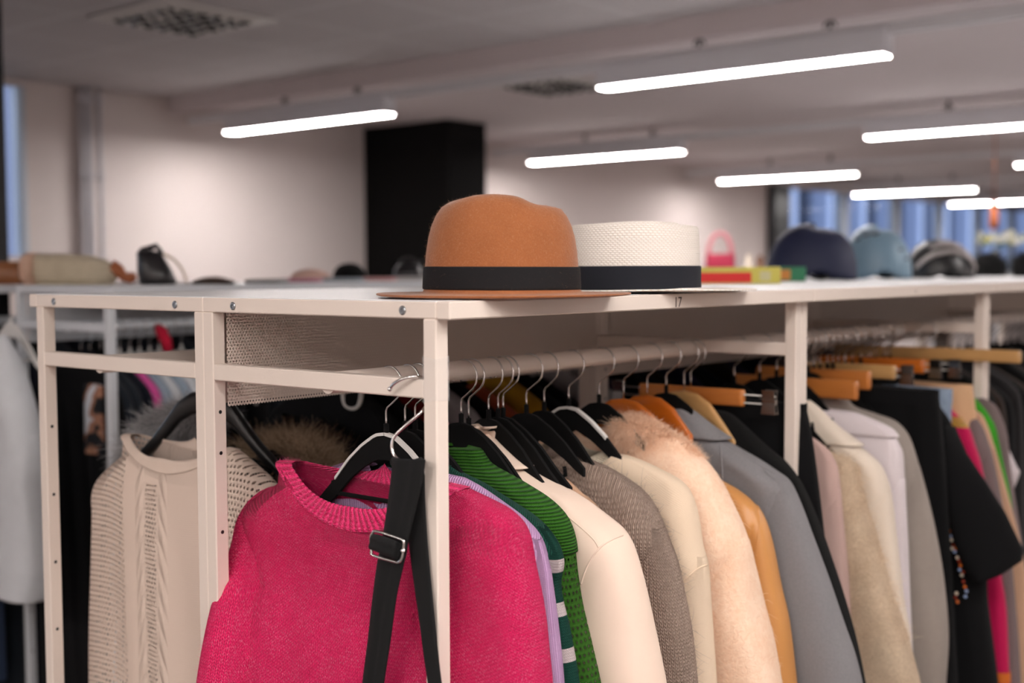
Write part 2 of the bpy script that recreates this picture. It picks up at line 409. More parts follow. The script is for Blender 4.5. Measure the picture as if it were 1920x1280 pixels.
# ------------------------------------------------------------------ hangers
PROF = [(0, 0), (.02, -.003), (.05, -.021), (.08, -.045), (.115, -.082), (.15, -.114), (.185, -.144), (.21, -.165)]
def arm_profile(n=22, w=.21):
    xs = np.linspace(0, w, n); return xs, np.interp(xs*(.21/w), [p[0] for p in PROF], [p[1] for p in PROF])
def hook(t, x, y, zneck, yaw, r=.0016, mat=None, zrod=RODZ, name='hook'):
    c, s = math.cos(yaw), math.sin(yaw); R_ = .026; zc = zrod+RODR+.0014-R_; yc = -.008
    pts = []
    for a in np.linspace(-25, 205, 26): pts.append((yc+R_*math.cos(math.radians(a)), zc+R_*math.sin(math.radians(a))))
    for a in (215, 228): pts.append((yc+R_*math.cos(math.radians(a)), zc+R_*math.sin(math.radians(a))))
    pts += [(-.012, H-.158), (-.003, H-.164), (0, H-.170), (0, (zneck+H-.17)/2), (0, zneck)]
    P = [(x - q*s, y + q*c, z) for q, z in pts]
    return MB().tube(P, r, 8).build(name, mat or M_chrome, t, True)
def velvet_hanger(x, y, label, yaw=0, strip=False, zt=H-.203, w=.16, mat=None, group=None, rodz=RODZ, name='coat_hanger'):
    t = thing(name, label, 'coat hanger', (x, y, zt), group); m = mat or M_velvet
    c, s = math.cos(yaw), math.sin(yaw)
    to3 = lambda a, b, d: (x - a*s + d*c, y + a*c + d*s, b)
    hook(t, x, y, zt+.006, yaw, zrod=rodz)
    xs = np.linspace(0, w, 22); zs = np.interp(xs, [p[0] for p in PROF], [p[1] for p in PROF]); mb = MB()
    th = np.interp(xs/w, [0, .15, .6, .85, 1], [.040, .038, .030, .022, .014])
    a = np.concatenate([-xs[::-1], xs[1:]]); zz = np.concatenate([zs[::-1], zs[1:]])+zt; hh = np.concatenate([th[::-1], th[1:]])
    mb.strip(list(zip(a, zz)), list(zip(a, zz-hh)), to3, .0062)
    mb.tube([to3(0, zt+.014, 0), to3(0, zt-.004, 0)], .0042, 10)
    mb.build('hanger_arms', m, t, False)
    zb = zt-.103
    bar = MB().tube([to3(-w*.66, zt-.085, 0), to3(-w*.68, zb+.003, 0), to3(-w*.6, zb, 0), to3(w*.6, zb, 0), to3(w*.68, zb+.003, 0), to3(w*.66, zt-.085, 0)], .0035, 8)
    bar.build('trouser_bar', m, t, True)
    if strip:
        for sg in (-1, 1):
            k = 14; tp = [(sg*q, z+zt+.0012) for q, z in zip(xs[:k], zs[:k])]; bt = [(p_[0]-sg*.001, p_[1]-.0045) for p_ in tp]
            MB().strip(tp, bt, lambda a_, b_, d: to3(a_, b_, d-.001), .0085).build('shoulder_ribbon', M_white, t)
    return t
def wood_hanger(x, y, label, mat, yaw=0, zt=H-.198, w=.215, thick=.013, group=None, hh=.055):
    t = thing('coat_hanger', label, 'coat hanger', (x, y, zt), group); c, s = math.cos(yaw), math.sin(yaw)
    to3 = lambda a, b, d: (x - a*s + d*c, y + a*c + d*s, b)
    hook(t, x, y, zt-.004, yaw)
    n = 30; a = np.linspace(-w, w, 2*n+1); q = np.abs(a)/w
    zt_ = zt - .004 + np.interp(np.abs(a), [0, .03, .06, .09, .12, .16, .2, .24], [0, -.004, -.022, -.058, -.092, -.130, -.165, -.19]); wd = np.interp(q, [0, .3, .8, 1], [hh, hh*.95, hh*.5, .018])
    G = []
    for i in range(len(a)):
        ring = []
        for k in range(14):
            u = 2*PI*k/14; ring.append(to3(a[i], zt_[i]-wd[i]/2+wd[i]/2*math.copysign(abs(math.sin(u))**.6, math.sin(u)), thick/2*math.copysign(abs(math.cos(u))**.7, math.cos(u))))
        G.append(ring)
    grid_obj('hanger_arms', np.array(G), mat, t, True, True, True); return t
def bar_hanger(x, y, label, mat, hw=.122, zt=H-.197, hgt=.034, clips=True, cw=.19, yaw=0, group=None, thick=.016):
    t = thing('clip_hanger', label, 'clip hanger', (x, y, zt), group); c, s = math.cos(yaw), math.sin(yaw)
    to3 = lambda a, b, d: (x - a*s + d*c, y + a*c + d*s, b)
    hook(t, x, y, zt-.002, yaw)
    G = []
    for a in (-hw, -hw+.002, *np.linspace(-hw+.01, hw-.01, 8), hw-.002, hw):
        e = .8 if abs(a) > hw-.001 else 1.0; ring = []
        for k in range(16):
            u = 2*PI*k/16; f = lambda q: math.copysign(abs(q)**.45, q)
            ring.append(to3(a, zt-hgt/2+hgt/2*e*f(math.sin(u)), thick/2*e*f(math.cos(u))))
        G.append(ring)
    grid_obj('clamp_bar', np.array(G), mat, t, True, True, True)
    if clips:
        for dz in (.010, .026): MB().tube([to3(-cw, zt-dz, 0), to3(cw, zt-dz, 0)], .0015, 6).build('wire', M_dchrome, t, True)
        for sg in (-1, 1):
            ya = sg*(cw-.012); mb = MB()
            for d in (-1, 1):
                V = [to3(ya+dy, zt+z_, d*dx) for dy, z_, dx in ((-.013, .002, .007), (.013, .002, .007), (-.013, -.02, .003), (.013, -.02, .003), (-.015, -.045, .0055), (.015, -.045, .0055))]
                V += [to3(ya+dy, zt+z_, d*(dx+.0015)) for dy, z_, dx in ((-.013, .002, .007), (.013, .002, .007), (-.013, -.02, .003), (.013, -.02, .003), (-.015, -.045, .0055), (.015, -.045, .0055))]
                mb.add(V, [(0, 1, 3, 2), (2, 3, 5, 4), (6, 8, 9, 7), (8, 10, 11, 9), (0, 6, 7, 1), (4, 5, 11, 10), (0, 2, 8, 6), (2, 4, 10, 8), (1, 7, 9, 3), (3, 9, 11, 5)])
            mb.tube([to3(ya-.014, zt-.02, 0), to3(ya+.014, zt-.02, 0)], .005, 10)
            mb.build('clip', M_clip, t, False)
    return t

# ------------------------------------------------------------------ garments
def contour(px, x):
    """photo contour -> list of (x, y, z) on the garment's own plane"""
    out = []
    for q in px:
        xx = q[2] if len(q) > 2 else x
        p = onx(q[0], q[1], xx); out.append((xx, p[1], p[2]))
    return out
def std_contour(x, yc, zt, hw=.22, side=-1, slope=1.0, flare=.02):
    pts = [(.065, 0), (.10, -.018), (hw*.72, -.052*slope), (hw*.9, -.080*slope), (hw, -.125*slope), (hw+flare*.4, -.25), (hw+flare, -.55), (hw+flare, -.62)]
    return [(x, yc+side*a, zt+b) for a, b in pts]
def levels(cn, bottom):
    """arclength-dense list of params along the near contour, extended to bottom"""
    c = [np.array(p) for p in cn]
    for i in range(1, len(c)):
        if c[i][2] > c[i-1][2]-.0015: c[i] = np.array((c[i][0], c[i][1], c[i-1][2]-.0015))
    sl = (c[-1]-c[-2])/max(1e-4, c[-2][2]-c[-1][2]); z = c[-1][2]
    if z - bottom > .02:
        k = np.clip(sl[1], -.25, .25)
        for f in (.25, .5, 1.0):
            zz = z+(bottom-z)*f; c.append(np.array((c[-1][0], c[-1][1]+k*(c[-1][2]-zz)*(.7 if f < 1 else .2), zz)))
    return np.array(c)
def smooth_c(c, n=5):
    s = np.array(spline(c, n)); z = s[:, 2]
    for i in range(1, len(z)):
        if z[i] > z[i-1]-.0004: z[i] = z[i-1]-.0004
    s[:, 2] = z; return s
def garment(name, label, cat, x, near, far=None, T_=.03, mat=None, sleeve_mat=None, yc=RODY, bottom=H-.78, neck=(.03, .075, .02), zs=None,
            sleeve_w=.12, sleeves=True, folds=.006, foldp=.085, parent_only=False, support=True, seed=0, retract=.085, collar=None, collar_mat=None,
            sleeve_end=None, dx=0.0, group=None, T0=None, endr=None, sleeve_T=None, sl_dx=0.0, flare=1.0, lean=.9, near_sleeve=True, capq=.15):
    r = np.random.default_rng(seed+int(abs(x)*1000)+int(abs(yc)*100))
    Cn = levels(near, bottom)
    if support:                                    # keep the rounded edge, not the mid plane, on the contour
        for p in Cn:
            d = p[:2]-CAM[:2]; th = math.atan2(d[1], d[0]); ct, st = math.cos(th), math.sin(th)
            p[1] += (math.hypot(T_*st, T_*ct)-T_*ct)/ct*min(1, .3+(Cn[0][2]-p[2])/.12)
    Cn = smooth_c(Cn)
    if far is None: Cf = Cn.copy(); Cf[:, 1] = 2*yc-Cn[:, 1]
    else:
        f = smooth_c(levels(far, bottom)); Cf = np.zeros_like(Cn)
        zq = np.clip(Cn[:, 2], f[:, 2].min(), f[:, 2].max()); o = np.argsort(f[:, 2])
        for k in (0, 1): Cf[:, k] = np.interp(zq, f[o, 2], f[o, k])
        Cf[:, 2] = Cn[:, 2]
    t = thing(name, label, cat, (x, yc, float(Cn[0][2])), group)
    arc = np.concatenate([[0], np.cumsum(np.linalg.norm(np.diff(Cn, axis=0), axis=1))])
    ztop = Cn[0][2]; NS, NE = 30, 9
    T0 = T0 if T0 is not None else min(T_*.7, .03)
    zsh = zs if zs is not None else ztop-.11
    ph = r.random(4)*6.28
    fscoop, bscoop = neck[1], neck[2]; nhw = None
    def ring(pn, pf, Tm, Te, lvl, expand=0.0, foldamp=0.0, v=0.0):
        a = np.array((pn[0], pn[1])); b_ = np.array((pf[0], pf[1])); d = b_-a; W = np.linalg.norm(d); d = d/W
        nrm = np.array((-d[1], d[0]))        # roughly -x
        a = a-d*expand; b_ = b_+d*expand; W += 2*expand; Te = min(Te+expand, W*.45); Tm = Tm+expand
        pts = []; s_ = []
        sv = np.linspace(0, 1, NS)[1:-1]
        front = [(Te+(W-2*Te)*q, 1) for q in sv]; cir = []
        for k in range(NE+1):
            g = PI/2-PI/2*k/NE; 
        # near end arc from front(+) to back(-)
        out = []
        for k in range(NE*2+1):
            g = PI/2 + PI*k/(NE*2); out.append((Te+Te*math.cos(g), Te*math.sin(g), 0.0))
        for q in sv: out.append((Te+(W-2*Te)*q, -1, q))
        for k in range(NE*2+1):
            g = -PI/2 + PI*k/(NE*2); out.append((W-Te+Te*math.cos(g), Te*math.sin(g), 0.0))
        for q in sv[::-1]: out.append((Te+(W-2*Te)*q, 1, q))
        P = []
        for u_, o_, q in out:
            if q > 0:
                e = min(q, 1-q)*2; th = Te+(Tm-Te)*(1-(1-e)**3)
                off = o_*th + foldamp*(math.sin(2*PI*u_/foldp+ph[0]+3*lvl*.6)*.6+math.sin(2*PI*u_/(foldp*.57)+ph[1]+2*lvl)*.4)*min(1, e*3)
            else: off = o_
            p2 = a+d*u_+nrm*off; P.append((p2[0], p2[1]))
        return np.roll(np.array(P), NS-2, axis=0), W
    rows = []; UVr = []
    for i in range(len(Cn)):
        z = Cn[i][2]; depth = ztop-z
        g = min(1, depth/.09); Te = T0*.45+(T_-T0*.45)*g; Tm = T0+(T_-T0)*min(1, depth/.12)
        pn, pf = Cn[i].copy(), Cf[i].copy()
        if sleeves and z < zsh:
            rt = min(retract, (zsh-z)*.55); dd = pf-pn; dd = dd/np.linalg.norm(dd); pn = pn+dd*(rt if near_sleeve else 0); pf = pf-dd*rt
        fl = folds*min(1, max(0, depth-.05)/.25)
        P, W = ring(pn, pf, Tm, Te, depth*2, 0, fl)
        n = len(P); mid = (pn[:2]+pf[:2])/2; dv = (pf[:2]-pn[:2])/W
        s = (P-mid)@dv; side = (P-mid)@np.array((-dv[1], dv[0]))
        if nhw is None: nhw = np.abs(s).max()
        fall = max(0, 1-depth/.16)**1.6
        sc = np.where(side > 0, fscoop, bscoop)*np.clip(1-(s/(nhw))**2, 0, 1)*fall
        Z = z - sc
        rows.append(np.column_stack([P, Z]))
        seg = np.linalg.norm(np.diff(np.vstack([P, P[:1]]), axis=0), axis=1); cum = np.concatenate([[0], np.cumsum(seg)[:-1]])
        u_ = cum-cum[14]; wgt = np.clip(np.abs(s)/(W/2), 0, 1)**2
        UVr.append(np.column_stack([u_, -(arc[i]*wgt+(depth)*(1-wgt))+(Z-z)*.6]))
    G = np.array(rows); UV = np.array(UVr)
    body = grid_obj('body', G, mat, t, True, False, False, UV)
    t['_body'] = body.name
    if neck[0] > 0:          # ribbed or plain neckband standing on the neckline
        N0 = G[0]; c0 = N0.mean(0); rows = []; cu = np.concatenate([[0], np.cumsum(np.linalg.norm(np.diff(np.vstack([N0, N0[:1]]), axis=0), axis=1))[:-1]])
        h = neck[0]; prof = [(-.06, -.0030), (.05, -.0036), (.45, -.0036), (.80, -.0028), (.90, .0002), (.82, .0034), (.45, .0046), (.25, .0046), (.05, .0052), (-.10, .0056), (-.17, .0046), (-.18, .0015)]
        tg = np.roll(N0, -1, 0)-np.roll(N0, 1, 0)
        for _ in range(2): tg = (np.roll(tg, 1, 0)+tg+np.roll(tg, -1, 0))/3
        tg /= np.linalg.norm(tg, axis=1)[:, None]+1e-12
        nn = np.column_stack([tg[:, 1], -tg[:, 0], np.zeros(len(tg))]); nn /= np.linalg.norm(nn, axis=1)[:, None]+1e-12
        nn *= np.sign(((N0-c0)*nn).sum(1))[:, None]
        for _ in range(2): nn = (np.roll(nn, 1, 0)+nn+np.roll(nn, -1, 0))/3
        nn /= np.linalg.norm(nn, axis=1)[:, None]+1e-12
        wv = np.column_stack([np.zeros(len(N0)), c0[1]-N0[:, 1], ztop+lean*.01-N0[:, 2]])
        ln = np.linalg.norm(wv, axis=1)[:, None]; ww = wv/(ln+1e-9)
        for a_, b_ in prof: rows.append(N0+ww*(a_*h)+nn*(b_*.6+.004*max(0, -a_)))
        Gc = np.array(rows); uvc = np.stack([np.column_stack([cu, np.full(len(cu), i*.004)]) for i in range(len(rows))])
        grid_obj('collar', Gc, collar_mat or mat, t, True, False, False, uvc)
    if collar:               # turned-down collar: (drop, flare)
        drop, ex = collar; rows = []; uvs = []
        for i in range(len(Cn)):
            z = Cn[i][2]
            if ztop-z > drop: break
            depth = ztop-z; P, W = ring(Cn[i], Cf[i], T0+(T_-T0)*min(1, depth/.12)+.002, T0*.5+(T_-T0*.5)*min(1, depth/.09), depth*2, ex*(1-.2*depth/drop), 0)
            s = (P-(Cn[i][:2]+Cf[i][:2])/2)@((Cf[i][:2]-Cn[i][:2])/W)
            rows.append(np.column_stack([P, np.full(len(P), z+.008)])); uvs.append(np.column_stack([P[:, 1], np.full(len(P), z)]))
        if len(rows) > 2:
            inner = rows[0].copy(); c0 = inner.mean(0); inner = c0+(inner-c0)*np.array((.8, .93, 1)); inner[:, 2] = rows[0][:, 2]-.004
            last = rows[-1].copy(); c0 = last.mean(0); last = c0+(last-c0)*np.array((.9, .985, 1)); last[:, 2] -= .001
            rows = [inner]+rows+[last]; uvs = [uvs[0]]+uvs+[uvs[-1]]
            grid_obj('collar', np.array(rows), collar_mat or mat, t, True, False, False, np.array(uvs))
    if sleeves:
        send = sleeve_end if sleeve_end is not None else bottom+.02
        for sgn, Cx, Co in ((1, Cn, Cf), (-1, Cf, Cn)):
            if sgn > 0 and not near_sleeve: continue
            rows = []; uvs = []; NR = 28; a0 = 0
            for i in range(len(Cx)):
                z = Cx[i][2]
                if z > zsh+.028 or z < send: continue
                q = min(1, (zsh+.032-z)/capq); w = sleeve_w*(.02+.98*math.sqrt(max(q, 0)))
                d = (Co[i]-Cx[i])[:2]; d = d/np.linalg.norm(d); nr = np.array((-d[1], d[0]))*(1 if sgn > 0 else -1)
                ds = max(0, zsh-z)
                Ts = (sleeve_T or T_)*(.12+.88*math.sqrt(max(q, 0))**.7)
                c = Cx[i][:2]+d*(w/2-.0012); c = c+np.array((-sl_dx, 0))*min(1, ds/.2)
                ring_ = []
                for k in range(NR):
                    g = 2*PI*k/NR+PI
                    ca, sa = math.cos(g), math.sin(g)
                    f1 = 1+.035*math.sin(3*g+ph[2]+z*9)*min(1, ds*6)
                    p2 = c+d*(w/2)*math.copysign(abs(ca)**.66, ca)*f1+nr*Ts*math.copysign(abs(sa)**.66, sa)*f1
                    ring_.append((p2[0], p2[1], z+(1+ca)*.5*.012*(q < 1)))
                rows.append(ring_); uvs.append([(k/NR*(2*sleeve_w+.04), -arc[i]) for k in range(NR)])
            if len(rows) > 3: grid_obj('sleeve', np.array(rows), sleeve_mat or mat, t, True, True, True, np.array(uvs))
    return t
def body_of(t): return next(o for o in t.children if o.name.startswith('body'))
# ---- front bay: palette
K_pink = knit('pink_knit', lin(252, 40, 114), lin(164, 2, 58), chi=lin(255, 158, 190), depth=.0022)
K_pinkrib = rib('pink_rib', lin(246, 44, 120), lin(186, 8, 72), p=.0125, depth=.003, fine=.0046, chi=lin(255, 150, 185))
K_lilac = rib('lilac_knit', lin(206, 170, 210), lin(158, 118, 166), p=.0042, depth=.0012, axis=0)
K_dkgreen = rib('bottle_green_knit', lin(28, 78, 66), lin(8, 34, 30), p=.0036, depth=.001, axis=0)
def stripes():
    b = NB('green_white_stripe_knit'); h, u, v = stitch(b, .0036, .004); z = b.sep(b.tc())[2]
    s = b.m('FRACT', b.m('ADD', b.m('DIVIDE', z, .062), .12)); w = b.m('LESS_THAN', s, .30)
    c = b.mix(h, lin(10, 42, 36), lin(30, 82, 70)); d = b.mix(h, lin(170, 155, 160), lin(235, 222, 222))
    b.base(b.mix(w, c, d)); b.set(Roughness=.95); b.b.inputs['Specular IOR Level'].default_value = .15; b.bump(h, .0014, 1); return b.mat
K_stripe = stripes()
K_green = openknit('green_open_knit', lin(54, 104, 26), lin(22, 60, 8), p=.0105, ph=.010, hole=.20)
K_greenrib = rib('green_rib', lin(56, 112, 32), lin(8, 38, 4), p=.0044, depth=.0020, axis=1, fine=.0024)
M_cream = cloth('cream_suiting', lin(238, 215, 198), scale=9000, bump=.00008, rough=.62, sheen=.3, var=.03)
M_tweed = None
def tweed():
    b = NB('houndstooth_tweed'); u, v = b.sep(b.tc())[1:3]; k = 2*PI/.006
    a = b.m('SINE', b.m('MULTIPLY', b.m('ADD', u, v), k)); c = b.m('SINE', b.m('MULTIPLY', b.m('SUBTRACT', u, v), k))
    q = b.m('GREATER_THAN', b.m('MULTIPLY', a, c), -.1)
    b.base(b.mix(q, lin(60, 36, 26), lin(214, 196, 176))); b.set(Roughness=.95); b.bump(a, .0005, .6); return b.mat
M_tweed = tweed()
M_rust = cloth('rust_suede', lin(176, 92, 44), rough=.95, var=.1)
M_tanshirt = cloth('tan_shirt', lin(206, 166, 138), rough=.85, var=.04)
K_taupe = knit('taupe_mohair', lin(190, 168, 154), lin(104, 86, 76), p=.0066, ph=.0058, depth=.004, mott=.9, nscale=90)
K_white = knit('ivory_knit', lin(250, 230, 206), lin(232, 206, 178), p=.0024, ph=.0026, depth=.0006, mott=.3)
K_whiterib = rib('ivory_rib', lin(238, 228, 208), lin(196, 180, 156), p=.0045, depth=.0012, fine=.003)
F_peach = pile('peach_fur', lin(250, 222, 198), lin(238, 196, 164), 120, .003)
M_leather = plain('tan_leather', lin(206, 146, 84), .36, 0, .05, .5)
M_greywool = cloth('grey_wool', lin(150, 148, 152), bump=.0007, sheen=.4, mott=240, c2=lin(116, 114, 118))
M_blackwool = cloth('black_wool', (.006, .006, .0065), bump=.0012, sheen=.08, mott=120)
M_black = cloth('black_cloth', (.005, .005, .006), bump=.0004, sheen=.04)
M_dpink = cloth('dusty_pink_cloth', lin(200, 170, 162), var=.05)
F_sherpa = pile('sherpa_pile', lin(236, 214, 186), lin(186, 158, 130), 230, .006)
M_ivoryshirt = cloth('ivory_satin', lin(232, 218, 202), rough=.5, var=.03)
M_blouse = cloth('white_blouse', lin(226, 216, 220), rough=.7, var=.03)
K_grey = knit('light_grey_knit', lin(178, 168, 160), lin(140, 130, 124), p=.0024, ph=.0026, depth=.0006)
M_magenta = cloth('magenta_cloth', lin(200, 14, 84), rough=.6, var=.06)
M_mauve = cloth('mauve_grey_cloth', lin(128, 112, 112), var=.06)
M_peachcloth = cloth('peach_cloth', lin(228, 186, 146), var=.04)
K_crochet = openknit('bright_green_crochet', lin(80, 196, 52), lin(30, 120, 16), p=.009, ph=.008, hole=.16)

# 1 pink sweater at the open end
near = contour([(872, 913), (890, 924), (928, 943), (958, 960), (984, 986), (997, 1016), (1005, 1064), (1015, 1112), (1025, 1167), (1033, 1227), (1040, 1280)], .098)
farpx = [(532, 903), (522, 909), (505, 918), (480, 940), (465, 972), (461, 1010)]
far = contour(farpx, .098)
for u, v, x in ((452, 1050, .085), (440, 1085, .065), (427, 1135, .035), (415, 1200, .008), (402, 1280, -.012)):
    p = onx(u, v, x); far.append((x, p[1], p[2]))
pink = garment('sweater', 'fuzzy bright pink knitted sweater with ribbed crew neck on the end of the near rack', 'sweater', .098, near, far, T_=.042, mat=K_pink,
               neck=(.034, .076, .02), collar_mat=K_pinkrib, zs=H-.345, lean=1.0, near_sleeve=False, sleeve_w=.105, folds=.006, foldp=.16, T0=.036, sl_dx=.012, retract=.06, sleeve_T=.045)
for o in list(pink.children):
    if o.name.startswith(('body', 'sleeve', 'collar')):
        hairs('fuzz', o, 5200 if o.name.startswith('body') else 2600, .0055, .00011, hairmat('pink_fuzz', lin(240, 60, 130), lin(255, 160, 195)), pink, .2, .5, None, 4, 3).parent = o
velvet_hanger(.121, RODY, 'black velvet hanger with white ribbon inside the pink sweater', strip=True, w=.18)

specs = [
 # name, label, category, x, contour, kwargs
 ('sweater', 'lilac ribbed knit sweater directly behind the pink sweater', 'sweater', .155,
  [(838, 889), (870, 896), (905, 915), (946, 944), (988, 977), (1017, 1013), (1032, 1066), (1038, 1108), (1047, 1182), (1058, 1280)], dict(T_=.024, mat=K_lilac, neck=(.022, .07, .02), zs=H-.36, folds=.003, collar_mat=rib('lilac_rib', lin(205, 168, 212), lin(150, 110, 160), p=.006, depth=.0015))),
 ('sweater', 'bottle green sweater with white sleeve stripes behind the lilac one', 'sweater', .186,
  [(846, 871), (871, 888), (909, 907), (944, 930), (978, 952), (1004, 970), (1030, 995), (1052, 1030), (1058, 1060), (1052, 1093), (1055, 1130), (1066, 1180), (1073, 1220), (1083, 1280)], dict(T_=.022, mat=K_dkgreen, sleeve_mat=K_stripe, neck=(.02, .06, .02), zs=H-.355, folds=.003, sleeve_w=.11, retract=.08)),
 ('sweater', 'green openwork sweater with ribbed yoke next to the striped sweater', 'sweater', .268,
  [(879, 847), (897, 850), (918, 880), (950, 900), (990, 924), (1032, 953), (1062, 987), (1077, 1028), (1083, 1084), (1092, 1143), (1108, 1209), (1124, 1280)], dict(T_=.034, mat=K_green, neck=(.0, .05, .02), zs=H-.37, folds=.004, collar=(.145, .004), collar_mat=K_greenrib)),
 ('jacket', 'cream tailored jacket with seamed sleeve between green knit and taupe knit', 'jacket', .345,
  [(895, 804), (911, 816), (944, 846), (982, 876), (1026, 903), (1077, 930), (1136, 975), (1169, 1005), (1187, 1042), (1205, 1108), (1222, 1191), (1240, 1280)], dict(T_=.040, mat=M_cream, neck=(0, .05, .0), zs=H-.335, folds=.007, sleeve_w=.18, collar=(.062, .0035), T0=.03, retract=.10, sleeve_T=.052, sl_dx=.004, capq=.08)),
 ('jacket', 'houndstooth tweed jacket showing a sliver behind the cream jacket', 'jacket', .385,
  [(928, 826), (945, 838), (962, 858), (990, 880), (1010, 892), (1040, 915), (1090, 950), (1120, 1010), (1130, 1100)], dict(T_=.018, mat=M_tweed, neck=(.0, .04, .01), zs=H-.36, folds=.002)),
 ('jacket', 'rust brown suede shirt edge beside the black velvet hangers', 'shirt', .415,
  [(1022, 894), (1036, 894), (1062, 915), (1092, 935), (1118, 960), (1135, 1010), (1145, 1100)], dict(T_=.014, mat=M_rust, neck=(.0, .04, .01), zs=H-.36, folds=.002)),
 ('shirt', 'tan beige shirt just in front of the taupe knit', 'shirt', .44,
  [(1043, 890), (1065, 900), (1092, 925), (1124, 955), (1142, 985), (1155, 1060), (1170, 1150)], dict(T_=.016, mat=M_tanshirt, neck=(.0, .04, .01), zs=H-.36, folds=.002)),
 ('sweater', 'chunky fuzzy taupe grey mohair sweater beside the cream jacket', 'sweater', .50,
  [(1052, 855), (1090, 858), (1135, 874), (1190, 908), (1221, 938), (1241, 975), (1256, 1020), (1271, 1066), (1283, 1126), (1295, 1197), (1302, 1280)], dict(T_=.044, mat=K_taupe, neck=(.03, .04, .02), zs=H-.40, folds=.006, T0=.03)),
 ('sweater', 'smooth ivory white knit sweater between the taupe knit and the fur coat', 'sweater', .585,
  [(1158, 850), (1171, 851), (1204, 864), (1245, 884), (1280, 905), (1299, 931), (1311, 972), (1319, 1025), (1328, 1062), (1332, 1136), (1335, 1206), (1339, 1280)], dict(T_=.036, mat=K_white, collar_mat=K_whiterib, neck=(.03, .045, .02), zs=H-.46, folds=.004)),
 ('coat', 'pale peach faux fur coat with fluffy collar', 'coat', .705,
  [(1225, 800), (1250, 812), (1279, 824), (1302, 848), (1328, 870), (1351, 902), (1375, 948), (1402, 1011), (1415, 1075), (1432, 1152), (1449, 1213), (1462, 1280)], dict(T_=.058, mat=F_peach, neck=(0, .03, .0), zs=H-.45, folds=.006, T0=.04, sleeve_w=.15)),
 ('jacket', 'tan leather jacket between the fur coat and the grey wool coat', 'jacket', .815,
  [(1318, 880), (1354, 902), (1388, 922), (1418, 949), (1436, 981), (1449, 1028), (1462, 1102), (1476, 1169), (1489, 1280)], dict(T_=.034, mat=M_leather, neck=(.0, .03, .01), zs=H-.42, folds=.004, sleeve_w=.10)),
 ('coat', 'mid grey wool coat with wide lapel and long sleeve', 'coat', .90,
  [(1286, 773), (1300, 780), (1320, 796), (1349, 818), (1384, 840), (1431, 868), (1459, 888), (1482, 907), (1502, 951), (1523, 1011), (1549, 1085), (1576, 1169), (1597, 1230), (1610, 1280)], dict(T_=.045, mat=M_greywool, neck=(.0, .03, .0), zs=H-.365, folds=.005, sleeve_w=.15, collar=(.055, .006))),
 ('coat', 'black boucle knit coat behind the grey wool coat', 'coat', .975,
  [(1340, 768), (1370, 775), (1400, 800), (1440, 838), (1475, 868), (1502, 905), (1528, 965), (1552, 1035), (1580, 1120), (1604, 1200), (1622, 1280)], dict(T_=.03, mat=M_blackwool, neck=(.0, .03, .0), zs=H-.38, folds=.004)),
 # second bay
 ('shirt', 'dusty pink top behind the black skirt past the second post', 'top', 1.15,
  [(1500, 812), (1520, 818), (1541, 832), (1560, 852), (1573, 886), (1580, 968), (1586, 1040), (1592, 1120)], dict(T_=.022, mat=M_dpink, neck=(.0, .03, .0), zs=H-.42, folds=.003)),
 ('jacket', 'beige sherpa fleece jacket past the second post', 'jacket', 1.215,
  [(1545, 842), (1570, 853), (1593, 862), (1609, 878), (1620, 934), (1637, 994), (1655, 1060), (1672, 1119), (1697, 1186), (1722, 1280)], dict(T_=.05, mat=F_sherpa, neck=(.0, .03, .0), zs=H-.44, folds=.004, sleeve_w=.13)),
 ('shirt', 'ivory satin shirt above the sherpa jacket', 'shirt', 1.29,
  [(1517, 758), (1534, 772), (1567, 804), (1597, 827), (1632, 853), (1657, 881), (1671, 928), (1684, 1035), (1693, 1125), (1704, 1194), (1710, 1280)], dict(T_=.03, mat=M_ivoryshirt, neck=(.0, .03, .0), zs=H-.43, folds=.004, collar=(.09, .004))),
 ('shirt', 'white blouse with pointed collar between ivory shirt and grey sweater', 'blouse', 1.375,
  [(1585, 777), (1600, 779), (1630, 791), (1672, 812), (1688, 836), (1695, 863), (1699, 964), (1705, 1071), (1709, 1179), (1712, 1280)], dict(T_=.028, mat=M_blouse, neck=(.0, .03, .0), zs=H-.42, folds=.005, collar=(.05, .004))),
 ('sweater', 'light grey fine knit sweater with long sleeve beside the black dress', 'sweater', 1.48,
  [(1519, 710), (1535, 714), (1552, 726), (1588, 748), (1604, 763), (1644, 777), (1679, 790), (1703, 815), (1717, 851), (1728, 892), (1742, 949), (1756, 1021), (1769, 1107), (1777, 1197), (1774, 1280)], dict(T_=.034, mat=K_grey, neck=(.0, .02, .0), zs=H-.42, folds=.004)),
]
made = {}
for i, (nm, lb, ct, x, px, kw) in enumerate(specs):
    kw = dict(kw); kw.setdefault('seed', i)
    if x > 1.0: kw.setdefault('bottom', H-1.08)
    made[lb] = garment(nm, lb, ct, x, contour(px, x), **kw)
byx = {s[3]: made[s[1]] for s in specs}
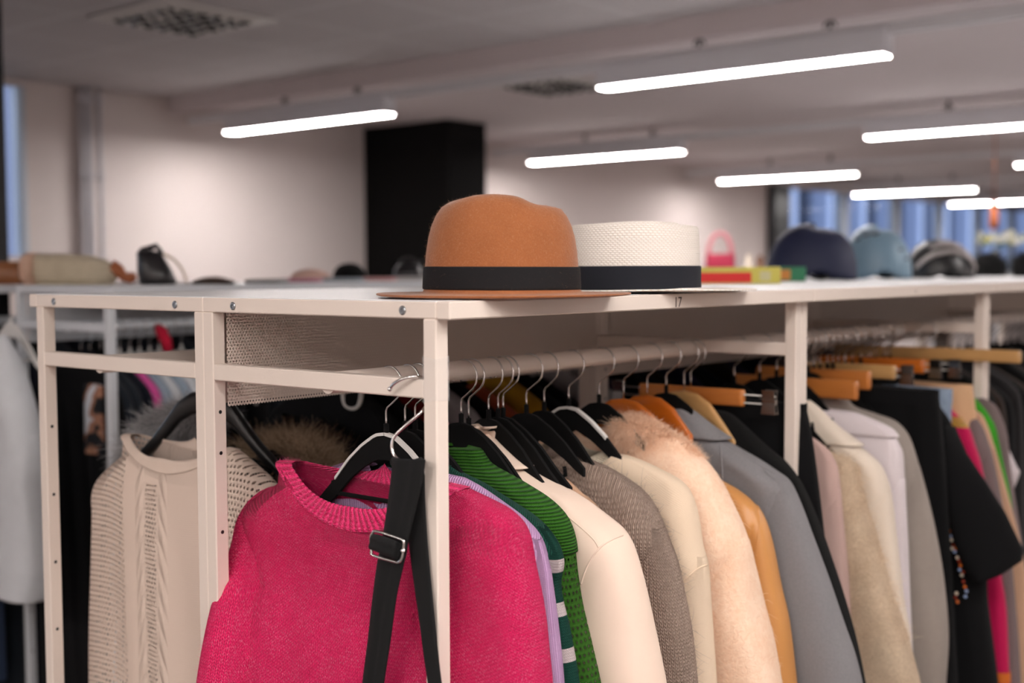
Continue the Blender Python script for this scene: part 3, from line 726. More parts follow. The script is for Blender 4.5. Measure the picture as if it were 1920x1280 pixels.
# fuzz and fur
def fz(o_, n, ln, rad, c1, c2, nm, droop=.3, curl=.5, name='fuzz', filt=None, seg=4):
    for o in list(o_.children):
        if o.name.startswith(('body', 'sleeve', 'collar')):
            w = n if o.name.startswith('body') else n//3
            h = hairs(name, o, w, ln, rad, hairmat(nm, c1, c2), o_, droop, curl, filt, seg, n); h.parent = o
nearside = lambda P: (P[:, 1] < .20).astype(float)*np.clip((P[:, 2]-(H-.72))*50, 0, 1)+1e-6
fz(byx[.50], 15000, .011, .00022, lin(196, 176, 164), lin(104, 86, 78), 'taupe_fuzz', .1, .9, filt=nearside, seg=5)
fz(byx[.705], 42000, .013, .0003, lin(255, 228, 204), lin(226, 182, 148), 'peach_fur_hair', .9, .45, 'fur', nearside)
fz(byx[1.215], 16000, .009, .0005, lin(244, 224, 198), lin(196, 168, 138), 'sherpa_curl', .1, 1.4, 'fleece', nearside, 5)
fz(byx[.155], 2500, .003, .0001, lin(205, 165, 212), lin(190, 150, 200), 'lilac_fuzz', .2, .6, filt=nearside)
# fluffy collar roll of the fur coat
def fur_roll(name, pts, r, mat, parent, n, ln, rad, hm, droop=.5, curl=.6, seg=5):
    P = spline(pts, 6); rr = [r*(.55+.45*math.sin(PI*min(1, max(0, k/(len(P)-1))))**.5) for k in range(len(P))] if not hasattr(r, '__len__') else list(np.interp(np.linspace(0, 1, len(P)), np.linspace(0, 1, len(r)), r))
    mb = MB(); mb.tube(P, rr, 16); o = mb.build(name, mat, parent, True)
    h = hairs('fur', o, n, ln, rad, hm, parent, droop, curl*.6, None, seg, 5); h.parent = o; return o
p0 = [onx(1150, 835, .68), onx(1175, 812, .68), onx(1205, 815, .69), onx(1230, 832, .70), onx(1262, 850, .71), onx(1300, 880, .715)]
fur_roll('fur_collar', p0, [.022, .030, .028, .030, .030, .022], F_peach, byx[.705], 16000, .013, .0003, hairmat('peach_fur_hair', lin(255, 228, 204), lin(226, 182, 148)), .5)

# sewn seams standing on the cloth: found on the garment surface itself
from mathutils.bvhtree import BVHTree
def seam(t, px, mat, r=.0012, name='seam'):
    off = np.array(t['_o']); trees = [BVHTree.FromPolygons([tuple(np.array(v.co)+off) for v in o.data.vertices], [p_.vertices[:] for p_ in o.data.polygons]) for o in t.children if o.type == 'MESH' and o.name.startswith(('body', 'sleeve', 'collar'))]
    pts = []; uv = spline([(a, b, 0) for a, b in px], 6)
    for q in uv:
        d = Vector(ray(q[0], q[1])).normalized(); best = None
        for tr in trees:
            h = tr.ray_cast(Vector(CAM), d)
            if h[0] is not None and (best is None or h[3] < best[3]): best = h
        if best is not None and (not pts or (Vector(pts[-1])-best[0]).length < .04): pts.append(tuple(best[0]))
    if len(pts) > 2: MB().tube(pts, r, 6).build(name, mat, t, True)
seam(byx[.345], [(1168, 1003), (1150, 1010), (1130, 1022), (1112, 1042), (1098, 1068), (1089, 1095)], M_cream, .0016)
seam(byx[.345], [(1052, 958), (1085, 985), (1112, 1010), (1122, 1026)], M_cream)
seam(byx[.90], [(1349, 818), (1352, 850), (1354, 900), (1350, 940)], M_greywool, .002, 'lapel_edge')
seam(byx[.90], [(1356, 830), (1400, 858), (1452, 888)], M_greywool)
seam(byx[.90], [(1478, 898), (1458, 908), (1442, 930), (1434, 962)], M_greywool)
seam(byx[.815], [(1420, 953), (1424, 975), (1420, 1010), (1415, 1050)], M_leather, .0016)
seam(byx[.585], [(1327, 1058), (1308, 1066), (1290, 1082), (1278, 1096)], K_white, .0016)
# hangers on the front rod
HG = [(.161, 'black velvet hanger second from the open end of the rod'), (.183, 'black velvet hanger third from the open end of the rod'),
      (.288, 'black velvet hanger carrying the green openwork sweater'), (.355, 'black velvet hanger first of the close trio'),
      (.379, 'black velvet hanger in the middle of the close trio'), (.392, 'black velvet hanger last of the close trio'), (.453, 'black velvet hanger carrying the tan shirt'),
      (.502, 'black velvet hanger carrying the taupe sweater')]
for k, (x, lb) in enumerate(HG): velvet_hanger(x, RODY, lb, yaw=(-.06, .05, .0, -.1, -.04, .02, .06, -.10)[k], w=(.16, .16, .15, .14, .14, .14, .118, .118)[k])
velvet_hanger(.306, RODY, 'black velvet hanger inside the cream jacket', zt=H-.212)
velvet_hanger(.572, RODY, 'black hanger with white ribbon edge carrying the ivory sweater', strip=True, w=.135)
velvet_hanger(.664, RODY, 'black velvet hanger just before the orange wooden hangers', w=.10)
M_wo = wood('orange_varnished_wood', lin(214, 118, 36), lin(178, 84, 16)); M_wt = wood('pale_wood', lin(214, 170, 112), lin(186, 138, 84)); M_wb = wood('honey_wood', lin(206, 132, 66), lin(176, 100, 42))
wood_hanger(.742, RODY, 'glossy orange wooden hanger inside the peach fur coat', M_wo, hh=.055, w=.105)
wood_hanger(.822, RODY, 'second glossy orange wooden hanger behind the first', M_wo, hh=.062, w=.10)
wood_hanger(.955, RODY, 'pale wooden hanger behind the two orange ones', M_wt, hh=.05, zt=H-.20, w=.12)
velvet_hanger(.889, RODY, 'black hanger inside the grey wool coat', w=.06)
bar_hanger(1.0-.02, RODY, 'honey wooden trouser bar hanger with chrome clips beside the second post', M_wb)

# trousers and skirts hung by clips
def hung_cloth(name, label, cat, x, y0, y1, zt, zb, mat, flare=.03, T_=.014, folds=.006, band=True, lean=0.0, group=None, waist_mat=None, seed=1):
    t = thing(name, label, cat, (x, (y0+y1)/2, zt), group); r = np.random.default_rng(seed+int(x*777)); ph = r.random(3)*6.28
    rows = []; uvs = []; NR = 64; N = 26
    for i in range(N+1):
        q = i/N; z = zt+(zb-zt)*q; a = y0-flare*q**.8; b = y1+flare*q**.8; W = b-a; ring = []
        for k in range(NR):
            g = 2*PI*k/NR; ca, sa = math.cos(g), math.sin(g)
            yy = (a+b)/2 - W/2*math.copysign(abs(ca)**.7, ca); xx = x+lean*q + T_*(1+.6*q)*math.copysign(abs(sa)**.6, sa) + folds*q**.5*math.sin(2*PI*yy/.07+ph[0]+q*1.2)*abs(sa)
            ring.append((xx, yy, z-.004*math.cos(2*g)*(q < .05)))
        rows.append(ring); uvs.append([(k/NR*2*W, -z) for k in range(NR)])
    grid_obj('body', np.array(rows), mat, t, True, True, False, np.array(uvs))
    if band:
        rows = [[(x+(p[0]-x)*1.12, (y0+y1)/2+(p[1]-(y0+y1)/2)*1.01, p[2]) for p in rw] for rw in rows[0:2]]
        G = np.array([[(p[0], p[1], zt+.002) for p in rows[0]], [(p[0], p[1], zt-.034) for p in rows[0]]])
        grid_obj('waistband', G, waist_mat or mat, t, True)
    return t
sk = hung_cloth('skirt', 'black skirt clipped to the wooden bar hanger beside the second post', 'skirt', 1.04, -.005, .42, H-.225, H-1.0, M_black, .10, .022, .008)
# belt loop ring on the skirt
p = onx(1432, 806, 1.02)

# second bay and beyond: dense crowd of hangers and dark clothes
gA = 'hangers crowded on the rod of the middle bay'
xs2 = [1.155, 1.266, 1.344, 1.40, 1.47, 1.50, 1.53, 1.56, 1.60, 1.63, 1.66, 1.70, 1.74, 1.79, 1.82, 1.85, 1.88, 1.93, 1.97]
for k, x in enumerate(xs2):
    velvet_hanger(x, RODY, 'black hanger among the crowded hangers of the middle bay', yaw=rnd.uniform(-.12, .12), w=.2 if k < 4 else .16, group=gA)
bar_hanger(1.43, RODY-.0, 'honey wooden bar hanger, front one of the pair past the second post', M_wb, hw=.155, clips=False, zt=H-.21, hgt=.044)
bar_hanger(1.52, RODY, 'honey wooden bar hanger, rear one of the pair past the second post', M_wb, hw=.145, clips=False, zt=H-.195, hgt=.044)
bar_hanger(1.65, RODY-.02, 'pale wooden bar hanger with chrome clips holding a black skirt', M_wt, hw=.13, zt=H-.19, cw=.17)
bar_hanger(1.80, RODY-.02, 'orange wooden bar hanger with chrome clips holding the jeans', M_wo, hw=.14, zt=H-.185, cw=.18)
bar_hanger(1.90, RODY-.02, 'honey wooden bar hanger with chrome clips holding peach shorts', M_wb, hw=.12, zt=H-.19, cw=.19)
bar_hanger(2.02, RODY-.07, 'long pale wooden trouser bar hanger poking past the third post', M_wt, hw=.25, clips=False, zt=H-.168, hgt=.032)
def pxbox(px_l, px_r, x): return onx(*px_l, x), onx(*px_r, x)
a = onx(1640, 728, 1.60); b = onx(1752, 735, 1.60)
hung_cloth('trousers', 'wide black trousers hung by the waist beside the grey sweater', 'trousers', 1.62, b[1], b[1]+.36, a[2], H-1.15, M_black, .07, .03, .01)
a = onx(1700, 733, 1.68); b = onx(1748, 738, 1.68)
hung_cloth('skirt', 'black skirt clipped in front of the jeans', 'skirt', 1.68, b[1]+.005, b[1]+.34, b[2], H-1.1, M_blackwool, .06, .028, .01)
def denim():
    b = NB('light_denim'); n = b.noise(60, 4); f = b.noise(900, 2); b.base(b.mix(n, lin(96, 118, 146), lin(176, 192, 212))); b.set(Roughness=.9); b.bump(f, .0005, .6); return b.mat
M_denim = denim()
b = onx(1784, 742, 1.80); a = onx(1740, 728, 1.80)
jn = hung_cloth('jeans', 'pale blue denim jeans hung by the waist behind the black skirt', 'jeans', 1.80, b[1], b[1]+.30, a[2], H-.9, M_denim, .0, .02, .003)
b = onx(1822, 745, 1.90); a = onx(1800, 722, 1.90)
hung_cloth('shorts', 'peach coloured shorts hung by the waist near the third post', 'shorts', 1.90, b[1], b[1]+.3, a[2], H-.42, M_peachcloth, .02, .022, .006)
more = [
 ('dress', 'black dress with wide flared sleeve and beaded front', 'dress', 1.72,
  [(1742, 745), (1762, 762), (1782, 790), (1796, 830), (1812, 880), (1832, 940), (1846, 1000), (1852, 1060), (1852, 1120), (1862, 1200), (1872, 1280)], dict(T_=.04, mat=M_black, neck=(0, .02, 0), zs=H-.40, folds=.008, sleeves=False)),
 ('dress', 'magenta pink dress with gold embroidered bands', 'dress', 1.83,
  [(1776, 752), (1788, 770), (1806, 788), (1819, 805), (1827, 829), (1840, 870), (1852, 930), (1866, 1000), (1878, 1080), (1888, 1150), (1893, 1280)], dict(T_=.02, mat=M_magenta, neck=(0, .02, 0), sleeves=False, folds=.004)),
 ('cardigan', 'mauve grey cardigan behind the magenta dress', 'cardigan', 1.90,
  [(1796, 762), (1816, 774), (1836, 790), (1850, 818), (1863, 866), (1876, 930), (1890, 1000), (1900, 1080), (1908, 1200)], dict(T_=.026, mat=M_mauve, neck=(0, .02, 0), folds=.004)),
 ('shirt', 'light tan shirt between mauve cardigan and green crochet top', 'shirt', 1.955,
  [(1826, 766), (1843, 780), (1855, 806), (1864, 835), (1880, 892), (1896, 950), (1914, 1022), (1924, 1100)], dict(T_=.02, mat=M_tanshirt, neck=(0, .02, 0), folds=.003)),
 ('top', 'bright green crochet top near the third post', 'top', 1.99,
  [(1822, 740), (1838, 757), (1852, 775), (1866, 800), (1873, 835), (1882, 880), (1892, 930), (1900, 1000)], dict(T_=.02, mat=K_crochet, neck=(0, .02, 0), folds=.003)),
 ('cardigan', 'dark grey cardigan on a hanger behind the third post', 'cardigan', 2.04,
  [(1842, 745), (1856, 752), (1870, 764), (1880, 786), (1888, 815), (1893, 870), (1900, 930), (1912, 1000)], dict(T_=.028, mat=M_mauve, neck=(0, .02, 0), folds=.003)),
 ('shirt', 'white blouse sleeve low behind the dark grey cardigan', 'blouse', 2.10,
  [(1872, 800), (1886, 830), (1897, 855), (1906, 875), (1917, 895), (1925, 960)], dict(T_=.02, mat=M_blouse, neck=(0, .02, 0), folds=.003, bottom=H-.5)),
]
for i, (nm, lb, ct, x, px, kw) in enumerate(more):
    kw.setdefault('bottom', H-1.08); made[lb] = garment(nm, lb, ct, x, contour(px, x), seed=60+i, **kw)
# flared cape sleeve of the black dress
bd = made['black dress with wide flared sleeve and beaded front']
pts = [((1790, 800), (1772, 800)), ((1812, 850), (1770, 860)), ((1850, 905), (1775, 950)), ((1885, 960), (1790, 1020)), ((1918, 1030), (1812, 1070)), ((1916, 1052), (1826, 1088)), ((1880, 1076), (1836, 1090))]
rows = []
for i, (o_, n_) in enumerate(pts):
    A = onx(*o_, 1.70); B_ = onx(*n_, 1.66); c = (A+B_)/2; d = (A-B_)/2; w = .018+.03*i/6; ring = []
    for k in range(20):
        g = 2*PI*k/20; ring.append(c+d*math.cos(g)+np.array((w*math.sin(g), 0, 0)))
    rows.append(ring)
grid_obj('sleeve', np.array(rows), M_black, bd, True, True, True)
bead_m = [plain('bead_orange', lin(220, 110, 40), .2), plain('bead_blue', lin(150, 170, 210), .15), plain('bead_ivory', lin(225, 210, 190), .2), plain('bead_red', lin(150, 50, 30), .2)]
bl = [(1779, 995), (1782, 1005), (1784, 1012), (1788, 1022), (1792, 1028), (1790, 1034), (1795, 1045), (1798, 1052), (1801, 1060), (1799, 1068), (1803, 1078), (1806, 1090), (1809, 1100), (1812, 1108), (1793, 1112), (1791, 1120), (1795, 1128), (1810, 1118), (1785, 1028), (1806, 1072)]
for k, (u, v) in enumerate(bl):
    p = onx(u, v, 1.655); mb = MB(); mb.tube([p+np.array((-.003, 0, 0)), p, p+np.array((.003, 0, 0))], [.002, .0042, .002], 8)
    o = mb.build('bead', bead_m[k % 4], bd, True)
# gold bands on the magenta dress
mg = made['magenta pink dress with gold embroidered bands']
def goldm():
    b = NB('gold_embroidery'); n = b.noise(260, 3); b.base(b.ramp(n, [(.35, lin(120, 20, 40)), (.5, lin(206, 150, 50)), (.65, lin(90, 110, 50))])); b.set(Roughness=.5); b.bump(n, .001, 1); return b.mat
M_gold = goldm()
def band(parent, za, zb, mat, gname='embroidered_band'):
    src = body_of(parent); me = src.data; nv = len(me.vertices); co = np.zeros(nv*3); me.vertices.foreach_get('co', co); co = co.reshape(-1, 3); off = np.array(parent['_o'])
    G = co.reshape(-1, 94, 3)+off; rws = [g for g in G if za >= g[:, 2].mean() >= zb]
    if len(rws) < 2: return
    G = np.array(rws); c = G.mean(1, keepdims=True); d = (G-c); d[:, :, 2] = 0; nrm = d/np.linalg.norm(d, axis=2, keepdims=True)
    grid_obj(gname, G+nrm*.003+np.array((0, 0, 0)), mat, parent, True)
za = onx(1817, 788, 1.83)[2]; band(mg, za+.006, za-.02, M_gold)
zb = onx(1885, 1212, 1.83)[2]; band(mg, zb+.02, zb-.022, M_gold); band(mg, zb-.045, zb-.09, plain('orange_silk', lin(214, 110, 30), .5))
# third bay: dark clothes
g3 = 'dark garments filling the right-hand bay'
M_dbrown = cloth('dark_brown_cloth', lin(46, 34, 28), var=.1); M_dgrey = cloth('charcoal_cloth', lin(38, 36, 38), var=.1); M_navy = cloth('navy_cloth', lin(16, 20, 34), var=.1)
x = 2.13; k = 0
while x < 3.0:
    mt = (M_blackwool, M_dbrown, M_black, M_dgrey, M_black, M_dbrown)[k % 6]
    nm = ('coat', 'coat', 'jacket')[k % 3]
    garment(nm, 'dark coat or jacket in the crowded right-hand bay', 'coat', x, std_contour(x, RODY, H-.205-.01*(k % 3), .225), T_=.03, mat=mt, neck=(0, .02, .01), seed=90+k, group=g3, bottom=H-1.15)
    velvet_hanger(x+.005, RODY, 'black hanger in the crowded right-hand bay', group='hangers in the right-hand bay', w=.17, yaw=rnd.uniform(-.1, .1))
    x += .066; k += 1

# ---- left unit (back to back): cable sweater, fur hoods, dark coats
LY = .805
def cable_mat():
    b = NB('cream_cable_knit'); uv = b.sep(b.tc('UV')); o = b.sep(b.tc()); y = b.m('SUBTRACT', o[1], -.0); z = o[2]
    h, u, v = stitch(b, .0036, .0042)
    # local y: 0 at the garment centre
    ay = b.m('ABSOLUTE', y)
    # eyelet lace panels
    def dots(yy, zz, p, ph, r):
        row = b.m('DIVIDE', zz, ph); par = b.m('MULTIPLY', b.m('MODULO', b.m('ADD', b.m('FLOOR', row), 1000.0), 2.0), .5)
        fu = b.m('SUBTRACT', b.m('FRACT', b.m('ADD', b.m('ADD', b.m('DIVIDE', yy, p), 100.0), par)), .5); fv = b.m('SUBTRACT', b.m('FRACT', b.m('ADD', row, 100.0)), .5)
        d = b.m('SQRT', b.m('ADD', b.m('POWER', fu, 2.0), b.m('POWER', fv, 2.0))); return b.m('LESS_THAN', d, r), d
    side = b.m('GREATER_THAN', ay, .125)
    dm, dd = dots(b.m('ADD', y, b.m('MULTIPLY', z, .10)), b.m('ADD', z, b.m('MULTIPLY', b.m('POWER', b.m('SUBTRACT', ay, .2), 2.0), 1.6)), .0088, .0100, .26)
    # centre ladder: y in (.055,.085)
    cy = b.m('SUBTRACT', y, .036); inl = b.m('LESS_THAN', b.m('ABSOLUTE', cy), .017)
    d2, dd2 = dots(b.m('ADD', cy, b.m('MULTIPLY', b.m('PINGPONG', z, .02), .25)), z, .0085, .0085, .30)
    below = b.m('LESS_THAN', z, -.075)
    mask = b.m('ADD', b.m('MULTIPLY', side, dm), b.m('MULTIPLY', b.m('MULTIPLY', inl, below), d2), clamp=True)
    # braids at |y-.058| ~ .035
    bx = b.m('SUBTRACT', b.m('ABSOLUTE', cy), .036); inb = b.m('LESS_THAN', b.m('ABSOLUTE', bx), .013)
    br = b.m('ABSOLUTE', b.m('SINE', b.m('ADD', b.m('MULTIPLY', bx, 130.0), b.m('MULTIPLY', z, 2*PI/.05*.5))))
    br = b.m('MULTIPLY', b.m('MULTIPLY', inb, br), b.m('SUBTRACT', 1.0, b.m('MULTIPLY', b.m('ABSOLUTE', bx), 60.0)))
    hh = b.m('ADD', b.m('MULTIPLY', h, .28), b.m('MULTIPLY', br, 3.6))
    hh = b.m('ADD', hh, b.m('MULTIPLY', b.m('MULTIPLY', side, dd), .9))
    b.base(b.mix(b.m('ADD', .35, b.m('MULTIPLY', h, .65)), lin(204, 178, 162), lin(250, 232, 218))); b.set(Roughness=.95); b.b.inputs['Specular IOR Level'].default_value = .15
    b.bump(hh, .0022, 1); b.holes(mask); return b.mat
K_cable = cable_mat(); K_cablerib = rib('cream_rib', lin(250, 232, 218), lin(222, 200, 184), p=.0036, depth=.0008)
xC = .165
near = contour([(440, 842), (455, 856), (480, 880), (502, 903), (516, 930), (524, 975), (528, 1030), (530, 1100)], xC)
far = contour([(240, 852), (215, 876), (197, 900), (190, 925), (191, 960), (189, 1040), (186, 1140), (185, 1200), (185, 1280)], xC)
cab = garment('sweater', 'cream cable knit sweater with lace panels at the end of the left bay', 'sweater', xC, near, far, T_=.04, mat=K_cable, neck=(.026, .050, .02), lean=1.0, collar_mat=K_cablerib,
              yc=LY, zs=H-.36, sleeves=False, folds=.006, foldp=.2, T0=.035, support=False)
# hanger shown over it and the fur trimmed coats
wood_hanger(.225, LY, 'glossy black wide shouldered hanger inside the cream cable sweater', M_blackpl, yaw=.3, w=.19, thick=.022, zt=H-.178, hh=.042)
def fur_coat(x, label, pts, r, c, n, ln, hm, fm, zt=H-.25, hw=.22):
    t = garment('coat', label, 'coat', x, std_contour(x, LY, zt, hw), T_=.03, mat=c, yc=LY, neck=(0, .02, .01), seed=31)
    fur_roll('fur_hood_trim', pts, r, fm, t, n, ln, .0004, hm, .3, .7); return t
F_grey = pile('grey_fur_base', lin(150, 150, 152), lin(90, 90, 94)); F_brown = pile('brown_fur_base', lin(120, 98, 76), lin(58, 44, 32))
pg = [onx(u, v, .285) for u, v in ((248, 872), (262, 848), (285, 820), (312, 803), (345, 790), (385, 782))]
fur_coat(.33, 'black coat with grey and white fur hood trim behind the cable sweater', pg, [.018, .026, .028, .028, .028, .024], M_black, 9000, .028, hairmat('grey_fur_hair', lin(228, 228, 230), lin(96, 96, 100)), F_grey, zt=H-.30, hw=.12)
pg = [onx(u, v, .40) for u, v in ((275, 885), (300, 872), (335, 868), (375, 872))]
pb = [onx(u, v, x_) for u, v, x_ in ((415, 922, .37), (440, 902, .37), (480, 884, .38), (530, 874, .39), (580, 876, .40), (612, 894, .41), (622, 925, .42))]
bc = fur_coat(.46, 'black parka with fluffy brown fur hood behind the pink sweater', pb, [.03, .042, .05, .052, .048, .038, .02], M_black, 22000, .030, hairmat('brown_fur_hair', lin(232, 204, 174), lin(96, 74, 54)), F_brown)
dk = ['black coat', 'charcoal coat', 'black jacket']
bx_ = .54; k = 0
M_red = cloth('dark_red_cloth', lin(150, 22, 30)); M_yel = cloth('yellow_cloth', lin(200, 150, 40)); M_or = cloth('coral_cloth', lin(196, 96, 60)); M_lt = cloth('light_grey_cloth', lin(176, 172, 176)); M_pur = cloth('deep_purple_cloth', lin(34, 26, 60))
seq = [M_black, M_black, M_red, M_lt, M_black, M_or, M_yel, M_black, M_black, M_lt, M_lt, M_navy, M_black, M_black]
lbs = {id(M_red): 'dark red top seen through the rack behind the first hangers', id(M_or): 'coral top seen through the rack below the rod', id(M_yel): 'mustard yellow top seen through the rack below the rod',
       id(M_navy): 'navy top hanging in the left unit'}
nl = 0
while bx_ < 3.0:
    mt = seq[k % len(seq)] if bx_ < 1.3 else (M_black, M_navy, M_dbrown, M_pur)[k % 4]
    zt = H-.188-.012*(k % 3)
    if mt is M_lt: nl += 1
    lb = lbs.get(id(mt)) if bx_ < 1.3 and id(mt) in lbs else (('light grey garment hanging in the unit behind, seen below the rod' if mt is M_lt else 'dark garment hanging in the unit behind the front rod'))
    gr = None if lb in lbs.values() else ('light grey garments in the rear unit' if mt is M_lt else 'dark garments in the rear unit')
    garment(('coat', 'jacket', 'shirt')[k % 3] if mt in (M_black, M_navy) else 'shirt', lb, 'garment', bx_, std_contour(bx_, LY, zt, .225), T_=.03, mat=mt, yc=LY, neck=(0, .02, .01), seed=140+k, group=gr, sleeves=False)
    velvet_hanger(bx_, LY, 'black hanger on the rod of the rear unit', group='hangers on the rod of the rear unit', yaw=rnd.uniform(-.1, .1), w=.17)
    bx_ += .075; k += 1
# white plastic hanger loop hanging under the perforated panel
t = thing('clip_hanger', 'white plastic hanger hook showing below the perforated panel', 'clip hanger', tuple(onx(655, 760, .52)))
pp = [onx(u, v, .52) for u, v in ((645, 722), (644, 745), (649, 760), (660, 766), (672, 762), (677, 745), (678, 722))]
MB().tube(spline(pp, 5), .0052, 8).build('hook', M_white, t, True)

# ------------------------------------------------------------------ bag strap on a steel hook
P_ = lambda u, v, x: tuple(onx(u, v, x))
t = thing('hook', 'large chrome hook over the end rail next to the corner post', 'hook', P_(790, 707, 0))
hp = spline([P_(731, 729, -.012), P_(738, 720, -.013), P_(755, 710, -.012), P_(776, 706, -.004), P_(794, 708, .012), P_(812, 716, .034), P_(822, 730, .040), P_(816, 745, .036), P_(803, 757, .020),
             P_(786, 776, .004), P_(760, 798, -.004), P_(742, 815, -.010), P_(735, 830, -.013), P_(736, 846, -.014), P_(743, 858, -.014), P_(757, 867, -.014), P_(778, 868, -.014), P_(794, 864, -.002), P_(803, 862, .03), P_(812, 850, .04)], 6)
mb = MB(); mb.tube(hp, .0022, 10); mb.build('wire', M_chrome, t, True)
mb = MB(); c0 = np.array(hp[0]); mb.tube([c0+np.array((0, 0, -.0035)), c0+np.array((0, 0, -.002)), c0, c0+np.array((0, 0, .002)), c0+np.array((0, 0, .0035))], [.0006, .0028, .0034, .0028, .0006], 10); mb.build('ball_tip', M_chrome, t, True)
M_strap = cloth('black_nylon', (.009, .0092, .010), bump=.0006, rough=.7, sheen=.1, mott=60)
def ribbon(name, lft, rgt, thick, parent, ncol=14, ridge=.003, n=8):
    Lp, Rp = spline(lft, n), spline(rgt, n); rows = []; uvs = []; arc = 0
    for i, (a, b) in enumerate(zip(Lp, Rp)):
        if i: arc += np.linalg.norm(a-Lp[i-1])
        d = b-a; W = np.linalg.norm(d); nrm = np.array((-1.0, 0, 0)); ring = []; ru = []
        for s_, rng_ in ((1, range(ncol)), (-1, range(ncol-1, -1, -1))):
            for k in rng_:
                q = k/(ncol-1); h = thick/2*(1-abs(2*q-1)**6*.7)+ridge*.5*(1+math.cos(4*PI*q+PI))*.6
                ring.append(a+d*q+nrm*s_*h); ru.append((q*W+(0 if s_ > 0 else W), arc))
        rows.append(ring); uvs.append(ru)
    return grid_obj(name, np.array(rows), M_strap, parent, True, True, True, np.array(uvs))
t = thing('bag_strap', 'black padded bag strap with steel buckle hanging in front of the pink sweater', 'bag strap', P_(765, 862, -.016))
X = -.022
ribbon('front_strap', [P_(735, 866, -.020), P_(736, 862, X), P_(733, 900, X), P_(725, 960, X), P_(718, 1005, X), P_(713, 1030, X), P_(707, 1060, X), P_(699, 1120, X), P_(690, 1200, X), P_(679, 1285, X), P_(664, 1400, X)],
       [P_(796, 868, -.020), P_(797, 863, X), P_(792, 900, X), P_(778, 960, X), P_(766, 1010, X), P_(762, 1035, X), P_(755, 1065, X), P_(743, 1120, X), P_(732, 1200, X), P_(719, 1285, X), P_(704, 1400, X)], .006, t)
X2 = -.006
ribbon('rear_strap', [P_(742, 862, X2), P_(752, 880, X2), P_(761, 940, X2), P_(766, 1010, X2), P_(776, 1090, X2), P_(786, 1160, -.008), P_(795, 1230, -.010), P_(804, 1290, -.011), P_(818, 1400, -.012)],
       [P_(796, 862, X2), P_(795, 880, X2), P_(797, 940, X2), P_(801, 1010, X2), P_(808, 1090, X2), P_(815, 1160, -.008), P_(822, 1230, -.010), P_(829, 1290, -.011), P_(842, 1400, -.012)], .0045, t, ridge=.0)
# loop over the wire
mb = MB(); mb.tube([P_(737, 864, -.016), P_(752, 869, -.015), P_(776, 870, -.015), P_(790, 865, -.015)], .0062, 12); mb.build('strap_fold', M_strap, t, True)
Xb = -.030
corn = [P_(697, 1036, Xb), P_(695, 1010, Xb), P_(699, 999, Xb), P_(706, 996, Xb), P_(745, 1008, Xb), P_(756, 1013, Xb), P_(757, 1022, Xb), P_(754, 1044, Xb), P_(748, 1053, Xb), P_(738, 1052, Xb), P_(700, 1041, Xb), P_(696, 1034, Xb)]
mb = MB(); mb.tube(spline(corn, 4), .0021, 10, False); bk = mb.build('buckle', M_chrome, t, True)
bk['label'] = 'silver rectangular slider buckle'
mb = MB(); mb.tube([P_(752, 1031, Xb-.001), P_(759, 1033, Xb-.001)], .0034, 10); mb.build('buckle_pin', M_chrome, t, True)
ribbon('strap_loop', [P_(699, 1001, Xb), P_(708, 1002, Xb-.004), P_(726, 1008, Xb-.006), P_(742, 1014, Xb-.004), P_(751, 1020, Xb+.003)],
       [P_(694, 1029, Xb), P_(704, 1033, Xb-.004), P_(722, 1040, Xb-.006), P_(738, 1046, Xb-.004), P_(748, 1050, Xb+.003)], .007, t, ridge=.0015)

# ------------------------------------------------------------------ hats
e1 = np.array((math.sin(YAW), -math.cos(YAW), 0)); e2 = np.array((math.cos(YAW), math.sin(YAW), 0)); ez = np.array((0, 0, 1.0))
def hat_centre(u, depth):
    p = CAM+ray(u, 540)*depth; return np.array((p[0], p[1], H+.0004))
def felt():
    b = NB('brown_felt'); n = b.noise(340, 4, .7); k = b.noise(26, 3)
    b.base(b.mix(b.m('ADD', b.m('MULTIPLY', n, .6), b.m('MULTIPLY', k, .4)), lin(132, 78, 46), lin(178, 112, 70))); b.set(Roughness=.95)
    b.b.inputs['Sheen Weight'].default_value = .35; b.b.inputs['Sheen Roughness'].default_value = .4; b.b.inputs['Specular IOR Level'].default_value = .2; b.bump(n, .0011, 1); return b.mat
M_felt = felt()
def band_mat(nm, c):
    b = NB(nm); z = b.sep(b.tc())[2]; s = b.m('SINE', b.m('MULTIPLY', z, 2*PI/.0011)); n = b.noise(500, 2); b.base(c); b.set(Roughness=.75)
    b.b.inputs['Specular IOR Level'].default_value = .3; b.bump(b.m('ADD', s, n), .00025, .8); return b.mat
M_band = band_mat('black_grosgrain', (.010, .010, .012)); M_band2 = band_mat('navy_black_grosgrain', (.014, .016, .024))
NT = 96
